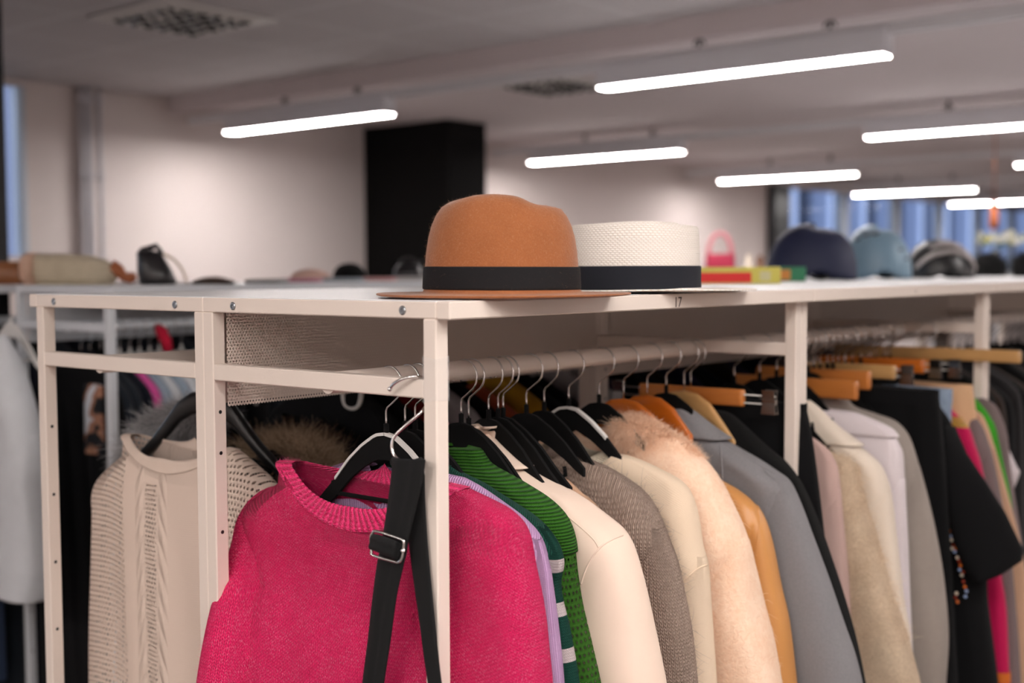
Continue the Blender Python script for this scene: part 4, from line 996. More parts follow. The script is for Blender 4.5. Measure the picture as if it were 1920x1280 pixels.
def brown_hat():
    c = hat_centre(941, 1.80); t = thing('fedora_hat', 'brown felt fedora with black ribbon band on the rack top', 'hat', tuple(c))
    a, b_, Hc = .112, .094, .150
    prof = [(1.012, .075), (1.004, .12), (.996, .20), (.988, .32), (.972, .45), (.945, .58), (.905, .70), (.85, .80), (.775, .885), (.68, .945), (.57, .98), (.45, .998), (.33, 1.0), (.2, 1.0), (.1, 1.0), (.02, 1.0)]
    def Z(s, q, zz):
        # s along e1 (-1 left..1 right), q depth
        top = np.interp(s, [-1, -.75, -.45, -.1, .2, .45, .65, .85, 1], [.94, .985, 1.005, 1.0, .985, .955, .94, .925, .88])
        w = max(0, (zz-.55)/.45)
        dent = .20*math.exp(-(q/.30)**2)*(1/(1+math.exp((abs(s-.05)-.62)*14)))*w**2
        pin = .035*math.exp(-((s-.42)/.16)**2-((abs(q)-.55)/.25)**2)*w**1.5
        knob = .045*math.exp(-((s-.70)/.14)**2-(q/.4)**2)*w
        return zz*(1-w+w*top)-dent-pin+knob
    rows = []
    for r, zz in prof:
        ring = []
        for k in range(NT):
            g = 2*PI*k/NT; s, q = r*math.cos(g), r*math.sin(g)
            pn = 1-.05*math.exp(-((s-.75)/.25)**2)*max(0, zz-.3)*(abs(q) > .1)
            ring.append(c+e1*a*s+e2*b_*q*pn+ez*(Hc*Z(s, q, zz)))
        rows.append(ring)
    cr = grid_obj('crown', np.array(rows), M_felt, t, True, False, True)
    rows = []
    bp = [(1.012, .0118), (1.03, .0085), (1.08, .0062), (1.2, .0046), (1.35, .0040), (1.5, .0042), (1.60, .0052), (1.635, .0062), (1.648, .0052), (1.64, .0034), (1.6, .0024), (1.5, .0013), (1.3, .0010), (1.05, .0014), (.98, .0030)]
    for r, z in bp:
        ring = []
        for k in range(NT):
            g = 2*PI*k/NT; ex = .0005*math.cos(2*g)+.0016*max(0, math.cos(g-2.2))*(r-1)
            ring.append(c+e1*(a*r*math.cos(g)+(.004*(r-1)))+e2*((b_*r+ .004*(r-1))*math.sin(g))+ez*(z+ex*(r > 1.1)))
        rows.append(ring)
    br = grid_obj('brim', np.array(rows), M_felt, t)
    rows = []
    for r, z in ((1.006, .0115), (1.026, .0125), (1.028, .016), (1.022, .030), (1.014, .0425), (1.012, .0440), (1.0, .0445)):
        rows.append([c+e1*a*r*math.cos(2*PI*k/NT)+e2*b_*r*math.sin(2*PI*k/NT)+ez*(z+.0022*(-math.cos(2*PI*k/NT))*.35) for k in range(NT)])
    grid_obj('ribbon_band', np.array(rows), M_band, t)
    hm = hairmat('felt_fuzz', lin(196, 140, 104), lin(214, 176, 150))
    for o, n in ((cr, 12000), (br, 5000)):
        h = hairs('fuzz', o, n, .0022, .00005, hm, t, .2, .7, None, 4, 9); h.parent = o
brown_hat()
def straw_mat():
    b = NB('white_paper_straw'); u, v = b.sep(b.tc('UV'))[:2]
    row = b.m('DIVIDE', v, .0034); par = b.m('MULTIPLY', b.m('MODULO', b.m('ADD', b.m('FLOOR', row), 1000.0), 2.0), .5)
    a = b.m('ABSOLUTE', b.m('SINE', b.m('MULTIPLY', b.m('ADD', b.m('DIVIDE', u, .0075), par), PI))); c = b.m('ABSOLUTE', b.m('SINE', b.m('MULTIPLY', row, PI)))
    h = b.m('MULTIPLY', a, c); b.base(b.mix(b.m('POWER', h, .5), lin(232, 220, 206), lin(253, 248, 242))); b.set(Roughness=.7); b.bump(h, .0012, 1); return b.mat
def white_hat():
    c = hat_centre(1186, 2.15); t = thing('boater_hat', 'white woven straw hat with wide black band behind the brown fedora', 'hat', tuple(c)); M = straw_mat()
    a, b_, Hc = .116, .102, .116
    prof = [(1.0, .02), (1.0, .2), (.998, .4), (.995, .6), (.99, .8), (.985, .9), (.972, .96), (.945, .99), (.91, .995), (.88, .975), (.84, .93), (.8, .915), (.7, .92), (.5, .95), (.3, .965), (.1, .97), (.02, .97)]
    rows = []; uvs = []
    arc = 0; pr_ = None
    for r, z in prof:
        if pr_: arc += math.hypot((r-pr_[0])*a, (z-pr_[1])*Hc)
        pr_ = (r, z); ring = []; ru = []
        for k in range(NT):
            g = 2*PI*k/NT; s, q = r*math.cos(g), r*math.sin(g)
            tilt = 1+.035*math.exp(-((s-.05)/.55)**2)*(z > .85)-.02*(s > .6)*(z > .5)
            ring.append(c+e1*a*s+e2*b_*q+ez*Hc*z*tilt); ru.append((k/NT*.69, arc))
        rows.append(ring); uvs.append(ru)
    grid_obj('crown', np.array(rows), M, t, True, False, True, np.array(uvs))
    rows = []; uvs = []
    for r, z in [(1.0, .008), (1.02, .0055), (1.1, .0042), (1.3, .0038), (1.5, .0040), (1.68, .0050), (1.74, .0050), (1.75, .0040), (1.74, .0028), (1.6, .0022), (1.3, .0016), (1.02, .0022)]:
        ring = []; ru = []
        for k in range(NT):
            g = 2*PI*k/NT; ex = (.0030*(1-math.cos(2*(g-.5)))*.5+.0016*math.sin(3*g))*max(0, r-1.1)
            ring.append(c+e1*(a*r*math.cos(g)*(1.05 if math.cos(g) > 0 else .95))+e2*b_*r*math.sin(g)+ez*(z+ex)); ru.append((k/NT*.8, r*.11))
        rows.append(ring); uvs.append(ru)
    grid_obj('brim', np.array(rows), M, t, UV=np.array(uvs))
    rows = []
    for r, z in ((1.002, .0055), (1.018, .0062), (1.02, .010), (1.018, .040), (1.016, .0445), (1.004, .0455)):
        rows.append([c+e1*a*r*math.cos(2*PI*k/NT)+e2*b_*r*math.sin(2*PI*k/NT)+ez*z for k in range(NT)])
    grid_obj('ribbon_band', np.array(rows), M_band2, t)
white_hat()

# ------------------------------------------------------------------ the rear row of racks across the aisle
BX, BY = .73, 1.93
rb = [rack('cool white clothes rack bay across the aisle, first of its row', BX, BY, M_cool, panel='solid', rody=BY+.22),]
for k in range(1, 8): rack('cool white clothes rack bay further along the row across the aisle', BX+L*k, BY, M_cool, panel='solid', rody=BY+.22, holes=False, group='rack bays of the far row')
rack('cool white clothes rack bay at the left picture edge with white shirt on its end', BX-.12, BY+.60, M_cool, panel=False, rody=BY+.80)
for k in range(3, 7): rack('white clothes rack bay beyond the right picture edge, rear line of the near double row', L*k, D, M_rack, front=1, rody=.805, panel='solid', holes=False, group='far bays of the near double row')
M_teal = cloth('dark_slate_cloth', lin(40, 46, 54)); M_hot = cloth('candy_pink_cloth', lin(236, 96, 176)); M_ltblue = cloth('pale_blue_cloth', lin(168, 186, 204)); M_wcool = cloth('white_cotton', lin(230, 234, 240), rough=.8)
rowB = [(.765, M_black), (.795, M_teal), (.83, M_teal), (.862, M_navy), (.892, M_hot), (.927, M_ltblue), (.96, M_wcool), (.995, M_ltblue), (1.03, M_wcool), (1.07, M_wcool), (1.11, M_black), (1.18, M_black), (1.27, M_black), (1.36, M_teal), (1.45, M_black), (1.54, M_navy), (1.63, M_black)]
nmB = {id(M_black): 'black garment in the rack across the aisle', id(M_teal): 'dark slate coat in the rack across the aisle', id(M_navy): 'navy garment in the rack across the aisle', id(M_hot): 'candy pink top in the rack across the aisle',
       id(M_ltblue): 'pale blue top in the rack across the aisle', id(M_wcool): 'white top in the rack across the aisle'}
for k, (x, mt) in enumerate(rowB):
    garment('coat' if mt in (M_black, M_teal) else 'shirt', nmB[id(mt)], 'garment', x, std_contour(x, BY+.22, H-.215, .235, slope=1.1), T_=.017, mat=mt, yc=BY+.22, neck=(0, .02, .01), seed=220+k, sleeves=(k > 1), group='clothes in the rack across the aisle', retract=.04, bottom=H-(1.3 if k < 5 else .8))
    velvet_hanger(x+.01, BY+.22, 'white plastic hanger in the rack across the aisle', mat=M_white if k > 2 else None, group='hangers in the rack across the aisle', yaw=rnd.uniform(-.15, .15), w=.2)
for k in range(12):
    x = BX-.05+.078*k
    garment('coat', 'dark coat in the rack behind the front far row', 'coat', x, std_contour(x, BY+.80, H-.165-.01*(k % 2), .235), T_=.036, mat=(M_black, M_teal, M_navy)[k % 3], yc=BY+.80, neck=(0, .02, .01), seed=320+k, sleeves=False, bottom=H-1.3, group='dark coats behind the front far row')
t = thing('scarf', 'red and orange patterned scarf among the hangers across the aisle', 'scarf', (1.22, BY+.12, H-.2)); mb = MB()
mb.tube([ony(296, 612, BY+.13), ony(303, 622, BY+.10), ony(312, 640, BY+.08), ony(316, 660, BY+.07)], [.012, .018, .016, .012], 12); mb.build('cloth', cloth('red_cloth', lin(190, 20, 60), c2=lin(176, 30, 50)), t, True)
def patt():
    b = NB('brown_white_print'); n = b.noise(16, 2, .5); b.base(b.ramp(n, [(.44, lin(22, 24, 30)), (.5, lin(176, 128, 104)), (.58, lin(150, 100, 80)), (.62, lin(214, 218, 226))])); b.set(Roughness=.9); return b.mat
a = onx(192, 722, .745); b = onx(160, 722, .745); c = onx(170, 848, .745)
hung_cloth('printed_top', 'dark top with brown and white print behind the left post', 'top', .745, a[1], b[1], a[2], c[2], patt(), .0, .01, .003, band=False)
# white shirt on the end of the left rack
px = [(8, 628), (22, 665), (40, 730), (58, 800), (66, 880), (72, 960), (76, 1040), (74, 1095), (70, 1128)]
nr = contour(px, .52); fr = [(p[0], 2.62+(2.62-p[1]) if False else p[1]+.42, p[2]) for p in nr]
garment('shirt', 'white long sleeved shirt hanging at the left picture edge', 'shirt', .52, nr, fr, T_=.05, mat=M_wcool, yc=float(nr[3][1])+.21, bottom=float(nr[-1][2]), neck=(0, .03, .01), zs=H-.42, sleeve_w=.15, sleeve_end=float(nr[-1][2])-.02, folds=.02, retract=.14, support=False, sleeve_T=.05)
hung_cloth('jeans', 'dark blue jeans between the two racks at the left edge', 'jeans', .66, BY+.52, BY+.585, H-.22, H-1.2, cloth('dark_denim', lin(52, 66, 92)), .0, .02, .004)
velvet_hanger(.585, float(nr[3][1])+.21, 'white hanger carrying the white shirt at the left picture edge', mat=M_white, w=.15, zt=float(nr[0][2])+.03)
# pale box low behind the left post
t = thing('paper_bag', 'pale blue white paper bag low on the floor shelf behind the left post', 'bag', (1.15, BY+.25, .68))
MB().box(.78, 1.05, BY+.27, BY+.36, .56, .70, .006).build('body', paint('pale_blue_paper', lin(186, 204, 236)), t); MB().box(.779, 1.051, BY+.269, BY+.361, .66, .701, .002).build('flap', paint('grey_blue_paper', lin(120, 136, 166)), t)
t = thing('storage_shelf', 'low steel shelf inside the rack across the aisle', 'shelf', (BX+.5, BY+.25, .5)); MB().box(BX+T, BX+L-T, BY+T, BY+D-T, .53, .555, .003).build('board', M_cool, t)

# items on the far row top
def woven(nm, c, c2):
    b = NB(nm); x, y, z = b.sep(b.tc())[:3]; s = b.m('SINE', b.m('MULTIPLY', z, 2*PI/.016)); n = b.noise(40, 3, vec=b.scalevec(b.tc(), 1, 1, .3)); b.base(b.mix(b.m('ADD', b.m('MULTIPLY', s, .25), n), c2, c)); b.set(Roughness=.85); b.bump(s, .003, 1); return b.mat
def blob(name, cx, cy, z0, prof, mat, parent, ex=(1, 0), nx=1.0, ny=1.0, N=40, p=1.0):
    """stacked rounded rings; prof = (z, half width along ex, half width across, shift)"""
    ex = np.array((ex[0], ex[1], 0.0)); ey = np.array((-ex[1], ex[0], 0.0)); rows = []
    for z, wx, wy, sh in prof:
        rows.append([np.array((cx, cy, z0+z))+ex*(sh+wx*math.copysign(abs(math.cos(2*PI*k/N))**p, math.cos(2*PI*k/N)))+ey*wy*math.copysign(abs(math.sin(2*PI*k/N))**p, math.sin(2*PI*k/N)) for k in range(N)])
    return grid_obj(name, np.array(rows), mat, parent, True, True, True)
EX = tuple(e1[:2])
def at(u, v, z=0.0): return onz(u, v, z)
p = at(128, 527); q = CAM+ray(128, 527)*3.9
def place(u, depth): p = CAM+ray(u, 520)*depth; return p[0], p[1]
def place_y(u, y):
    p = ony(u, 520, y); return p[0], p[1], float((p-CAM)@Fv)
x, y = place(137, 3.75); s = 3.75/F_PX
t = thing('straw_bag', 'woven straw bag lying on its side with tan leather end', 'bag', (x, y, H))
blob('body', x, y, H+.001, [(0, .115, .05, .0), (.008, .128, .07, 0), (.03, .136, .085, -.002), (.055, .134, .085, -.006), (.075, .118, .075, -.02), (.088, .09, .055, -.04), (.093, .05, .03, -.06)], woven('straw_weave', lin(228, 216, 192), lin(196, 182, 156)), t, EX)
o = blob('rim', x-EX[0]*.118, y-EX[1]*.118, H+.002, [(0, .02, .06, 0), (.02, .03, .082, 0), (.06, .032, .086, 0), (.085, .026, .07, 0), (.094, .012, .04, 0)], woven('peach_straw', lin(240, 206, 184), lin(214, 170, 144)), t, EX)
M_tanl = plain('tan_strap_leather', lin(170, 98, 58), .5)
mb = MB(); mb.tube([np.array((x, y, H))+e1*a_+ez*b_ for a_, b_ in ((.12, .045), (.14, .04), (.155, .022), (.172, .02), (.19, .024))], [.03, .02, .014, .018, .012], 12); mb.build('leather_strap', M_tanl, t, True)
x, y = place(38, 3.9); t = thing('wooden_box', 'brown wooden box at the left picture edge beside the straw bag', 'box', (x, y, H)); w = .05
o = blob('body', x, y, H+.001, [(0, .055, .05, 0), (.002, .057, .052, 0), (.058, .057, .052, 0), (.06, .055, .05, 0)], wood('brown_box_wood', lin(156, 98, 50), lin(116, 66, 30), .6), t, EX, p=.12)
o = blob('lid', x, y, H+.061, [(0, .058, .053, 0), (.001, .060, .055, 0), (.009, .060, .055, 0), (.0105, .058, .053, 0)], wood('brown_box_wood', lin(156, 98, 50), lin(116, 66, 30), .6), t, EX, p=.12)
x, y = place(293, 3.6); t = thing('handbag', 'small black leather bucket bag standing beside the straw bag', 'bag', (x, y, H)); M_bl = plain('black_leather', (.012, .011, .013), .3)
blob('body', x, y, H+.001, [(0, .048, .04, .005), (.01, .054, .045, .004), (.04, .05, .042, -.004), (.07, .042, .034, -.012), (.09, .036, .028, -.018), (.097, .030, .022, -.02)], M_bl, t, EX)
mb = MB()
mb.tube(spline([np.array((x, y, H))+e1*a_+ez*b_ for a_, b_ in ((-.05, .085), (-.03, .105), (-.005, .112), (.01, .104), (.02, .085))], 5), .006, 8)
mb.tube(spline([np.array((x, y, H))+e1*a_+ez*b_ for a_, b_ in ((-.045, .07), (-.052, .09), (-.035, .108), (-.015, .098), (0, .118), (.008, .1))], 5), .004, 8); mb.build('drawstring', M_bl, t, True)
mb = MB(); mb.tube(spline([np.array((x, y, H))+e1*a_+ez*b_ for a_, b_ in ((.02, .09), (.05, .075), (.075, .045), (.09, .004))], 5), .004, 8); o = mb.build('strap', cloth('cream_strap', lin(216, 200, 184)), t, True)
x, y = place(400, 3.7); t = thing('folded_belt', 'low dark brown folded belt on the far rack top', 'belt', (x, y, H))
blob('coil', x, y, H+.001, [(0, .06, .04, 0), (.006, .066, .045, 0), (.012, .055, .04, 0), (.02, .03, .02, 0), (.022, .01, .01, 0)], plain('dark_brown_leather', lin(58, 40, 26), .5), t, EX)
mags = [(500, 3.9, .055, lin(150, 150, 150)), (560, 4.1, .07, lin(190, 130, 150)), (640, 4.3, .07, lin(150, 160, 170)), (700, 4.5, .08, lin(210, 160, 160)), (770, 4.6, .08, lin(200, 196, 196)), (850, 4.8, .07, lin(190, 180, 170))]
nmM = ['grey', 'dusty pink', 'slate', 'salmon pink', 'off white', 'beige']
for k, (u, d, w, c) in enumerate(mags):
    x, y = place(u, d); t = thing('folded_sweater', '%s folded garment lying flat on the far rack top' % nmM[k], 'folded clothes', (x, y, H))
    blob('cloth', x, y, H+.001, [(0, w, .08, 0), (.004, w+.006, .086, 0), (.010, w+.004, .084, 0), (.013, w-.01, .07, 0)], cloth('folded_'+nmM[k].replace(' ', '_'), c), t, EX, p=.4)
x, y, _ = place_y(582, 2.26); t = thing('hat', 'pale pink knitted hat far back on the far rack top', 'hat', (x, y, H)); blob('cap', x, y, H+.001, [(0, .07, .06, 0), (.01, .075, .065, 0), (.03, .06, .055, 0), (.042, .03, .03, 0), (.045, .01, .01, 0)], cloth('blush_knit', lin(224, 186, 172)), t, EX)
x, y, _ = place_y(655, 2.2); t = thing('hat', 'rounded black felt hat on the far rack top', 'hat', (x, y, H)); blob('crown', x, y, H+.004, [(0, .06, .06, 0), (.03, .056, .056, 0), (.048, .044, .044, 0), (.058, .028, .028, 0), (.062, .01, .01, 0)], M_blackwool, t, EX)
blob('brim', x, y, H+.001, [(0, .08, .075, 0), (.003, .085, .08, 0), (.006, .06, .06, 0)], M_blackwool, t, EX)
for k, (u, d, w, h, lb) in enumerate(((765, 4.7, .05, .062, 'black handbag in front of the dark pillar, left of the brown fedora'), (790, 4.9, .045, .05, 'second black handbag tucked beside the brown fedora'))):
    x, y = place(u, d); t = thing('handbag', lb, 'bag', (x, y, H)); blob('body', x, y, H+.001, [(0, w, .04, 0), (.01, w+.006, .046, 0), (h*.7, w, .04, 0), (h, w*.7, .02, 0)], M_bl, t, EX, p=.6)
    mb = MB(); mb.tube([np.array((x, y, H+h*.9))+e1*(w*.7*math.cos(a_))+ez*(.03*math.sin(a_)) for a_ in np.linspace(0, PI, 12)], .004, 8); mb.build('handle', M_bl, t, True)

# helmets, boxes, flowers on the near double row
def helmet(name, label, u, depth, w, hgt, mat, shift=0, vents=0, tilt=0.0, back=.5):
    x, y = place(u, depth); t = thing(name, label, 'helmet', (x, y, H)); rows = []; N = 48; R_ = 16
    for i in range(R_+1):
        q = i/R_; ph = q*PI/2; r = math.cos(ph)**.75 if i < R_ else 0.01; z = math.sin(ph)**.9
        ring = []
        for k in range(N):
            g = 2*PI*k/N; s = math.cos(g); sx = w*r*s*(1+.06*(s < 0)); ear = (.16*math.exp(-((s-.0)/.30)**2)*(1-q)**6 if True else 0)
            zz = hgt*(z*(1-.10*s*(1 if s < 0 else -.0))+.0)+hgt*ear
            ring.append(np.array((x, y, H+.001))+e1*(sx+shift*z)+e2*(w*.78*r*math.sin(g))+ez*zz)
        rows.append(ring)
    o = grid_obj('shell', np.array(rows), mat, t, True, False, True)
    md = o.modifiers.new('thick', 'SOLIDIFY'); md.thickness = .012; md.offset = -1
    for k in range(vents):
        a_ = (-.62, -.42, -.2, .45, .62)[k % 5]; zz = (.86, .95, .98, .62, .42)[k % 5]
        c = np.array((x, y, H))+e1*(w*a_*1.0)+e2*(-w*.78*math.sqrt(max(.05, 1-a_*a_-zz*zz*.55))*.9)+ez*hgt*zz*.93
        mb = MB(); mb.tube([c-e1*.016-ez*.003, c, c+e1*.016+ez*.004], [.003, .007, .003], 10); mb.build('vent', M_blackpl, t, True)
    mb = MB(); mb.tube(spline([np.array((x, y, H))+e1*a_-e2*(w*.62)+ez*b_ for a_, b_ in ((-.05, .03), (-.02, .012), (.02, .008), (.05, .028))], 5), .006, 8); mb.build('chin_strap', M_blackpl, t, True)
    return t
M_hn = plain('navy_matte_shell', lin(28, 36, 68), .6); M_hb = plain('dusty_blue_shell', lin(122, 152, 172), .4)
helmet('bicycle_helmet', 'matte navy bicycle helmet on the rack top', 1522, 4.15, .148, .172, M_hn, .012)
helmet('bicycle_helmet', 'pale blue bicycle helmet beside the navy one', 1645, 4.5, .122, .178, M_hb, .0, 5)
def hstripe():
    b = NB('grey_black_helmet'); n = b.noise(9, 2, .4, b.scalevec(b.tc(), 1, 1, 2.2), dist=.8); b.base(b.ramp(n, [(.44, (.012, .012, .013)), (.5, lin(120, 112, 110)), (.6, lin(190, 182, 180)), (.64, (.02, .02, .02))])); b.set(Roughness=.35); return b.mat
ht = helmet('bicycle_helmet', 'grey and black vented bicycle helmet right of the pale blue one', 1765, 4.7, .122, .132, M_blackpl, -.01)
x, y = place(1765, 4.7); M_rg = plain('silver_grey_shell', lin(168, 160, 158), .35)
for k in range(6):
    a0 = -.9+.33*k; pts = []
    for j in range(12):
        g = (j/11)*PI*.92+.1; r = 1.03
        pts.append(np.array((x, y, H+.004))+e1*(.118*math.cos(g)*.98+.0)+e2*(.122*.78*(a0)*math.sin(g)**.6)+ez*(.128*math.sin(g)*math.sqrt(max(.15, 1-(a0*.8)**2))+.006))
    mb = MB(); mb.tube(pts, [.004]+[.0085]*10+[.004], 8); mb.build('rib', M_rg, ht, True)
for u, d, w, lb in ((1855, 5.3, .065, 'small black furry hat right of the helmets'), (1925, 5.0, .05, 'black furry hat cut by the right picture edge')):
    x, y = place(u, d); t = thing('hat', lb, 'hat', (x, y, H)); o = blob('cap', x, y, H+.001, [(0, w*.9, w*.8, 0), (.02, w, w*.9, 0), (.06, w*.95, w*.85, 0), (.085, w*.6, w*.55, 0), (.095, w*.2, w*.2, 0)], M_blackwool, t, EX)
    h = hairs('fur', o, 2500, .018, .0006, hairmat('black_fur', (.01, .01, .01), (.03, .028, .027)), t, .2, .8); h.parent = o
def gamebox(name, label, px_l, px_r, depth, z0, h, dep, mat, extra=()):
    c = (px_l+px_r)/2; x, y = place(c, depth); w = (px_r-px_l)/2*depth/F_PX
    t = thing(name, label, 'box', (x, y, H+z0)); o = blob('body', x, y, H+z0+.001, [(0, w-.001, dep, 0), (.001, w, dep, 0), (h-.001, w, dep, 0), (h, w-.001, dep, 0)], mat, t, EX, p=.08, N=64); return t, x, y, w
M_redb = paint('red_card', lin(226, 28, 30)); M_yelb = paint('yellow_card', lin(216, 206, 96)); M_grb = paint('green_card', lin(40, 130, 90)); M_orb = paint('orange_card', lin(214, 140, 60)); M_wb2 = paint('white_card', lin(210, 210, 200))
t, x, y, w = gamebox('board_game_box', 'red and yellow board game box behind the white hat', 1240, 1449, 3.35, 0, .043, .11, M_yelb)
fr = np.array((x, y, H))-e2*.1112
mb = MB(); A = fr+e1*(-w+.002); mb.add([A+ez*.004, A+e1*(w*2*.73)+ez*.004, A+e1*(w*2*.73)+ez*.030, A+ez*.030], [(0, 1, 2, 3)]); o = mb.build('red_panel', M_redb, t); o['label'] = 'red printed side panel'
mb = MB(); A = fr+e1*(w*.62)
for k in range(4): mb.add([A+ez*(.010+.006*k), A+e1*.028+ez*(.010+.006*k), A+e1*.028+ez*(.013+.006*k), A+ez*(.013+.006*k)], [(0, 1, 2, 3)])
mb.build('printed_lines', M_wb2, t)
t, x, y, w = gamebox('board_game_box', 'small green and orange box left of the navy helmet', 1451, 1504, 3.75, 0, .043, .05, M_grb)
fr = np.array((x, y, H))-e2*.0512
mb = MB(); A = fr+e1*(-w*.85); mb.add([A+ez*.006, A+e1*w*.75+ez*.006, A+e1*w*.75+ez*.036, A+ez*.036], [(0, 1, 2, 3)]); mb.build('orange_panel', M_orb, t)
# red bag, figurine, brown thing on the far row
x, y, _ = place_y(1350, 2.05); t = thing('handbag', 'small magenta handbag with pink loop handle behind the game box', 'bag', (x, y, H)); M_mag = plain('magenta_bag', lin(140, 2, 46), .7)
blob('body', x, y, H+.001, [(0, .072, .04, 0), (.005, .075, .045, 0), (.10, .07, .036, 0), (.112, .066, .03, 0)], M_mag, t, EX, p=.4)
mb = MB(); mb.tube([np.array((x, y, H+.108))+e1*(.058*math.cos(a_))+ez*(.105*math.sin(a_)) for a_ in np.linspace(0, PI, 20)], .012, 10); o = mb.build('handle', plain('pink_resin', lin(186, 116, 124), .5), t, True); o['label'] = 'pink loop handle'
x, y, _ = place_y(1404, 2.05); t = thing('figurine', 'small cream figurine beside the magenta handbag', 'figurine', (x, y, H)); blob('body', x, y, H+.001, [(0, .024, .02, 0), (.04, .026, .022, 0), (.07, .017, .015, 0), (.078, .011, .011, 0), (.09, .015, .015, 0), (.104, .011, .011, 0), (.112, .003, .003, 0)], plain('cream_ceramic', lin(220, 206, 186), .4), t, EX)
x, y, _ = place_y(1425, 2.05); t = thing('teddy_bear', 'small brown stuffed toy by the figurine', 'toy', (x, y, H)); blob('body', x, y, H+.001, [(0, .02, .018, 0), (.03, .026, .022, 0), (.055, .018, .016, 0), (.063, .014, .013, 0), (.08, .021, .019, 0), (.1, .014, .012, 0), (.106, .003, .003, 0)], pile('brown_plush', lin(140, 100, 76), lin(96, 66, 50)), t, EX)
# flowers
x, y = place(1866, 5.9); t = thing('flower_vase', 'clear glass vase of white flowers near the right picture edge', 'vase', (x, y, H))
g = NB('clear_glass'); g.base((.9, .95, .95)); g.set(Roughness=.05); g.b.inputs['Transmission Weight'].default_value = .9
blob('vase', x, y, H+.001, [(0, .022, .022, 0), (.004, .024, .024, 0), (.012, .012, .012, 0), (.05, .010, .010, 0), (.09, .018, .018, 0), (.12, .024, .024, 0)], g.mat, t, EX)
M_leaf = cloth('leaf_green', lin(76, 112, 56)); M_petal = cloth('white_petal', lin(236, 236, 226)); M_yp = cloth('pale_yellow_petal', lin(222, 216, 150))
r5 = random.Random(5)
mb = MB()
for k in range(60):
    a_ = r5.uniform(-.085, .17); c = np.array((x, y, H+.165+r5.uniform(-.035, .02)))+e1*a_+e2*r5.uniform(-.05, .05); d = np.array((r5.uniform(-1, 1), r5.uniform(-1, 1), r5.uniform(-.3, .9))); d /= np.linalg.norm(d); s_ = np.cross(d, ez); s_ /= np.linalg.norm(s_)+1e-6
    mb.add([c, c+d*.016+s_*.008, c+d*.038, c+d*.016-s_*.008], [(0, 1, 2, 3)])
for k in range(9):
    mb.tube([np.array((x, y, H+.10)), np.array((x, y, H+.14))+e1*r5.uniform(-.03, .06), np.array((x, y, H+.17))+e1*r5.uniform(-.08, .15)], .0015, 5)
mb.build('foliage', M_leaf, t)
for k in range(22):
    c = np.array((x, y, H+.180+r5.uniform(-.02, .018)))+e1*r5.uniform(-.08, .16)+e2*r5.uniform(-.05, .03); mb = MB()
    for j in range(7):
        g_ = 2*PI*j/7; d = e1*math.cos(g_)+ez*math.sin(g_); s_ = np.cross(d, e2)
        mb.add([c, c+d*.012+s_*.008-e2*.003, c+d*.024-e2*.006, c+d*.012-s_*.008-e2*.003], [(0, 1, 2, 3)])
    mb.build('blossom', (M_petal, M_yp, M_petal)[k % 3], t)

# ------------------------------------------------------------------ the room
def mbox(name, mat, *b, bev=0.0): o = MB().box(*b, bev).build(name, mat); struct(o); return o
def wallm():
    b = NB('wall_paint'); n = b.noise(3, 3); f = b.noise(200, 2); b.base(b.mix(n, lin(218, 206, 203), lin(225, 214, 211))); b.set(Roughness=.85); b.bump(f, .0004, .4); return b.mat
M_wall = wallm()
def tilem():
    b = NB('ceiling_tiles'); x, y, z = b.sep(b.tc())[:3]
    gx = b.m('ABSOLUTE', b.m('SUBTRACT', b.m('FRACT', b.m('DIVIDE', b.m('ADD', x, .62), .6)), .5)); gy = b.m('ABSOLUTE', b.m('SUBTRACT', b.m('FRACT', b.m('DIVIDE', b.m('ADD', y, .38), .6)), .5))
    g = b.m('GREATER_THAN', b.m('MAXIMUM', gx, gy), .482)
    px = b.m('SUBTRACT', b.m('FRACT', b.m('DIVIDE', x, .02)), .5); py = b.m('SUBTRACT', b.m('FRACT', b.m('DIVIDE', y, .02)), .5)
    d = b.m('LESS_THAN', b.m('ADD', b.m('MULTIPLY', px, px), b.m('MULTIPLY', py, py)), .03)
    c = b.mix(g, lin(206, 200, 202), lin(222, 218, 220)); b.base(b.mix(b.m('MULTIPLY', d, .55), c, lin(90, 88, 90))); b.set(Roughness=.8); b.bump(g, .004, .8); return b.mat
M_ceil = paint('ceiling_paint', lin(228, 218, 220), .85)
ZC, ZC2, WY = H+1.15, H+1.10, 5.75
XW0, XW1 = 11.95, 19.6
xwl = ony(50, 300, WY)[0]
mbox('floor', plain('grey_vinyl', lin(108, 102, 98), .5), -4.2, 32, -4.6, 9.5, -.02, 0)
mbox('ceiling', tilem(), -4.2, 3.6, -4.6, WY+.1, ZC, ZC+.12)
mbox('ceiling_lower', M_ceil, 3.6, 32, -4.6, WY+.1, ZC2, ZC+.12)
mbox('trim_1', M_ceil, 3.585, 3.60, -4.6, WY, ZC2-.05, ZC)
mbox('wall_left', M_wall, -4.3, -4.2, -4.6, WY, 0, ZC); mbox('wall_front', M_wall, -4.2, 32, -4.7, -4.6, 0, ZC); mbox('wall_right', M_wall, 32, 32.1, -4.6, WY, 0, ZC)
mbox('wall_back', M_wall, xwl, 11.55, WY, WY+.1, 0, ZC)
mbox('wall_back_2', M_wall, 11.55, 32, WY, WY+.1, 0, H-.75)
mbox('wall_back_3', M_wall, 11.55, 32, WY, WY+.1, H+.98, ZC)
zl0 = H+float(ony(30, 480, WY)[2]-H)
mbox('wall_back_4', M_wall, -4.2, xwl, WY, WY+.1, 0, zl0)
mbox('wall_back_5', M_wall, -4.2, xwl, WY, WY+.1, ZC-.03, ZC)
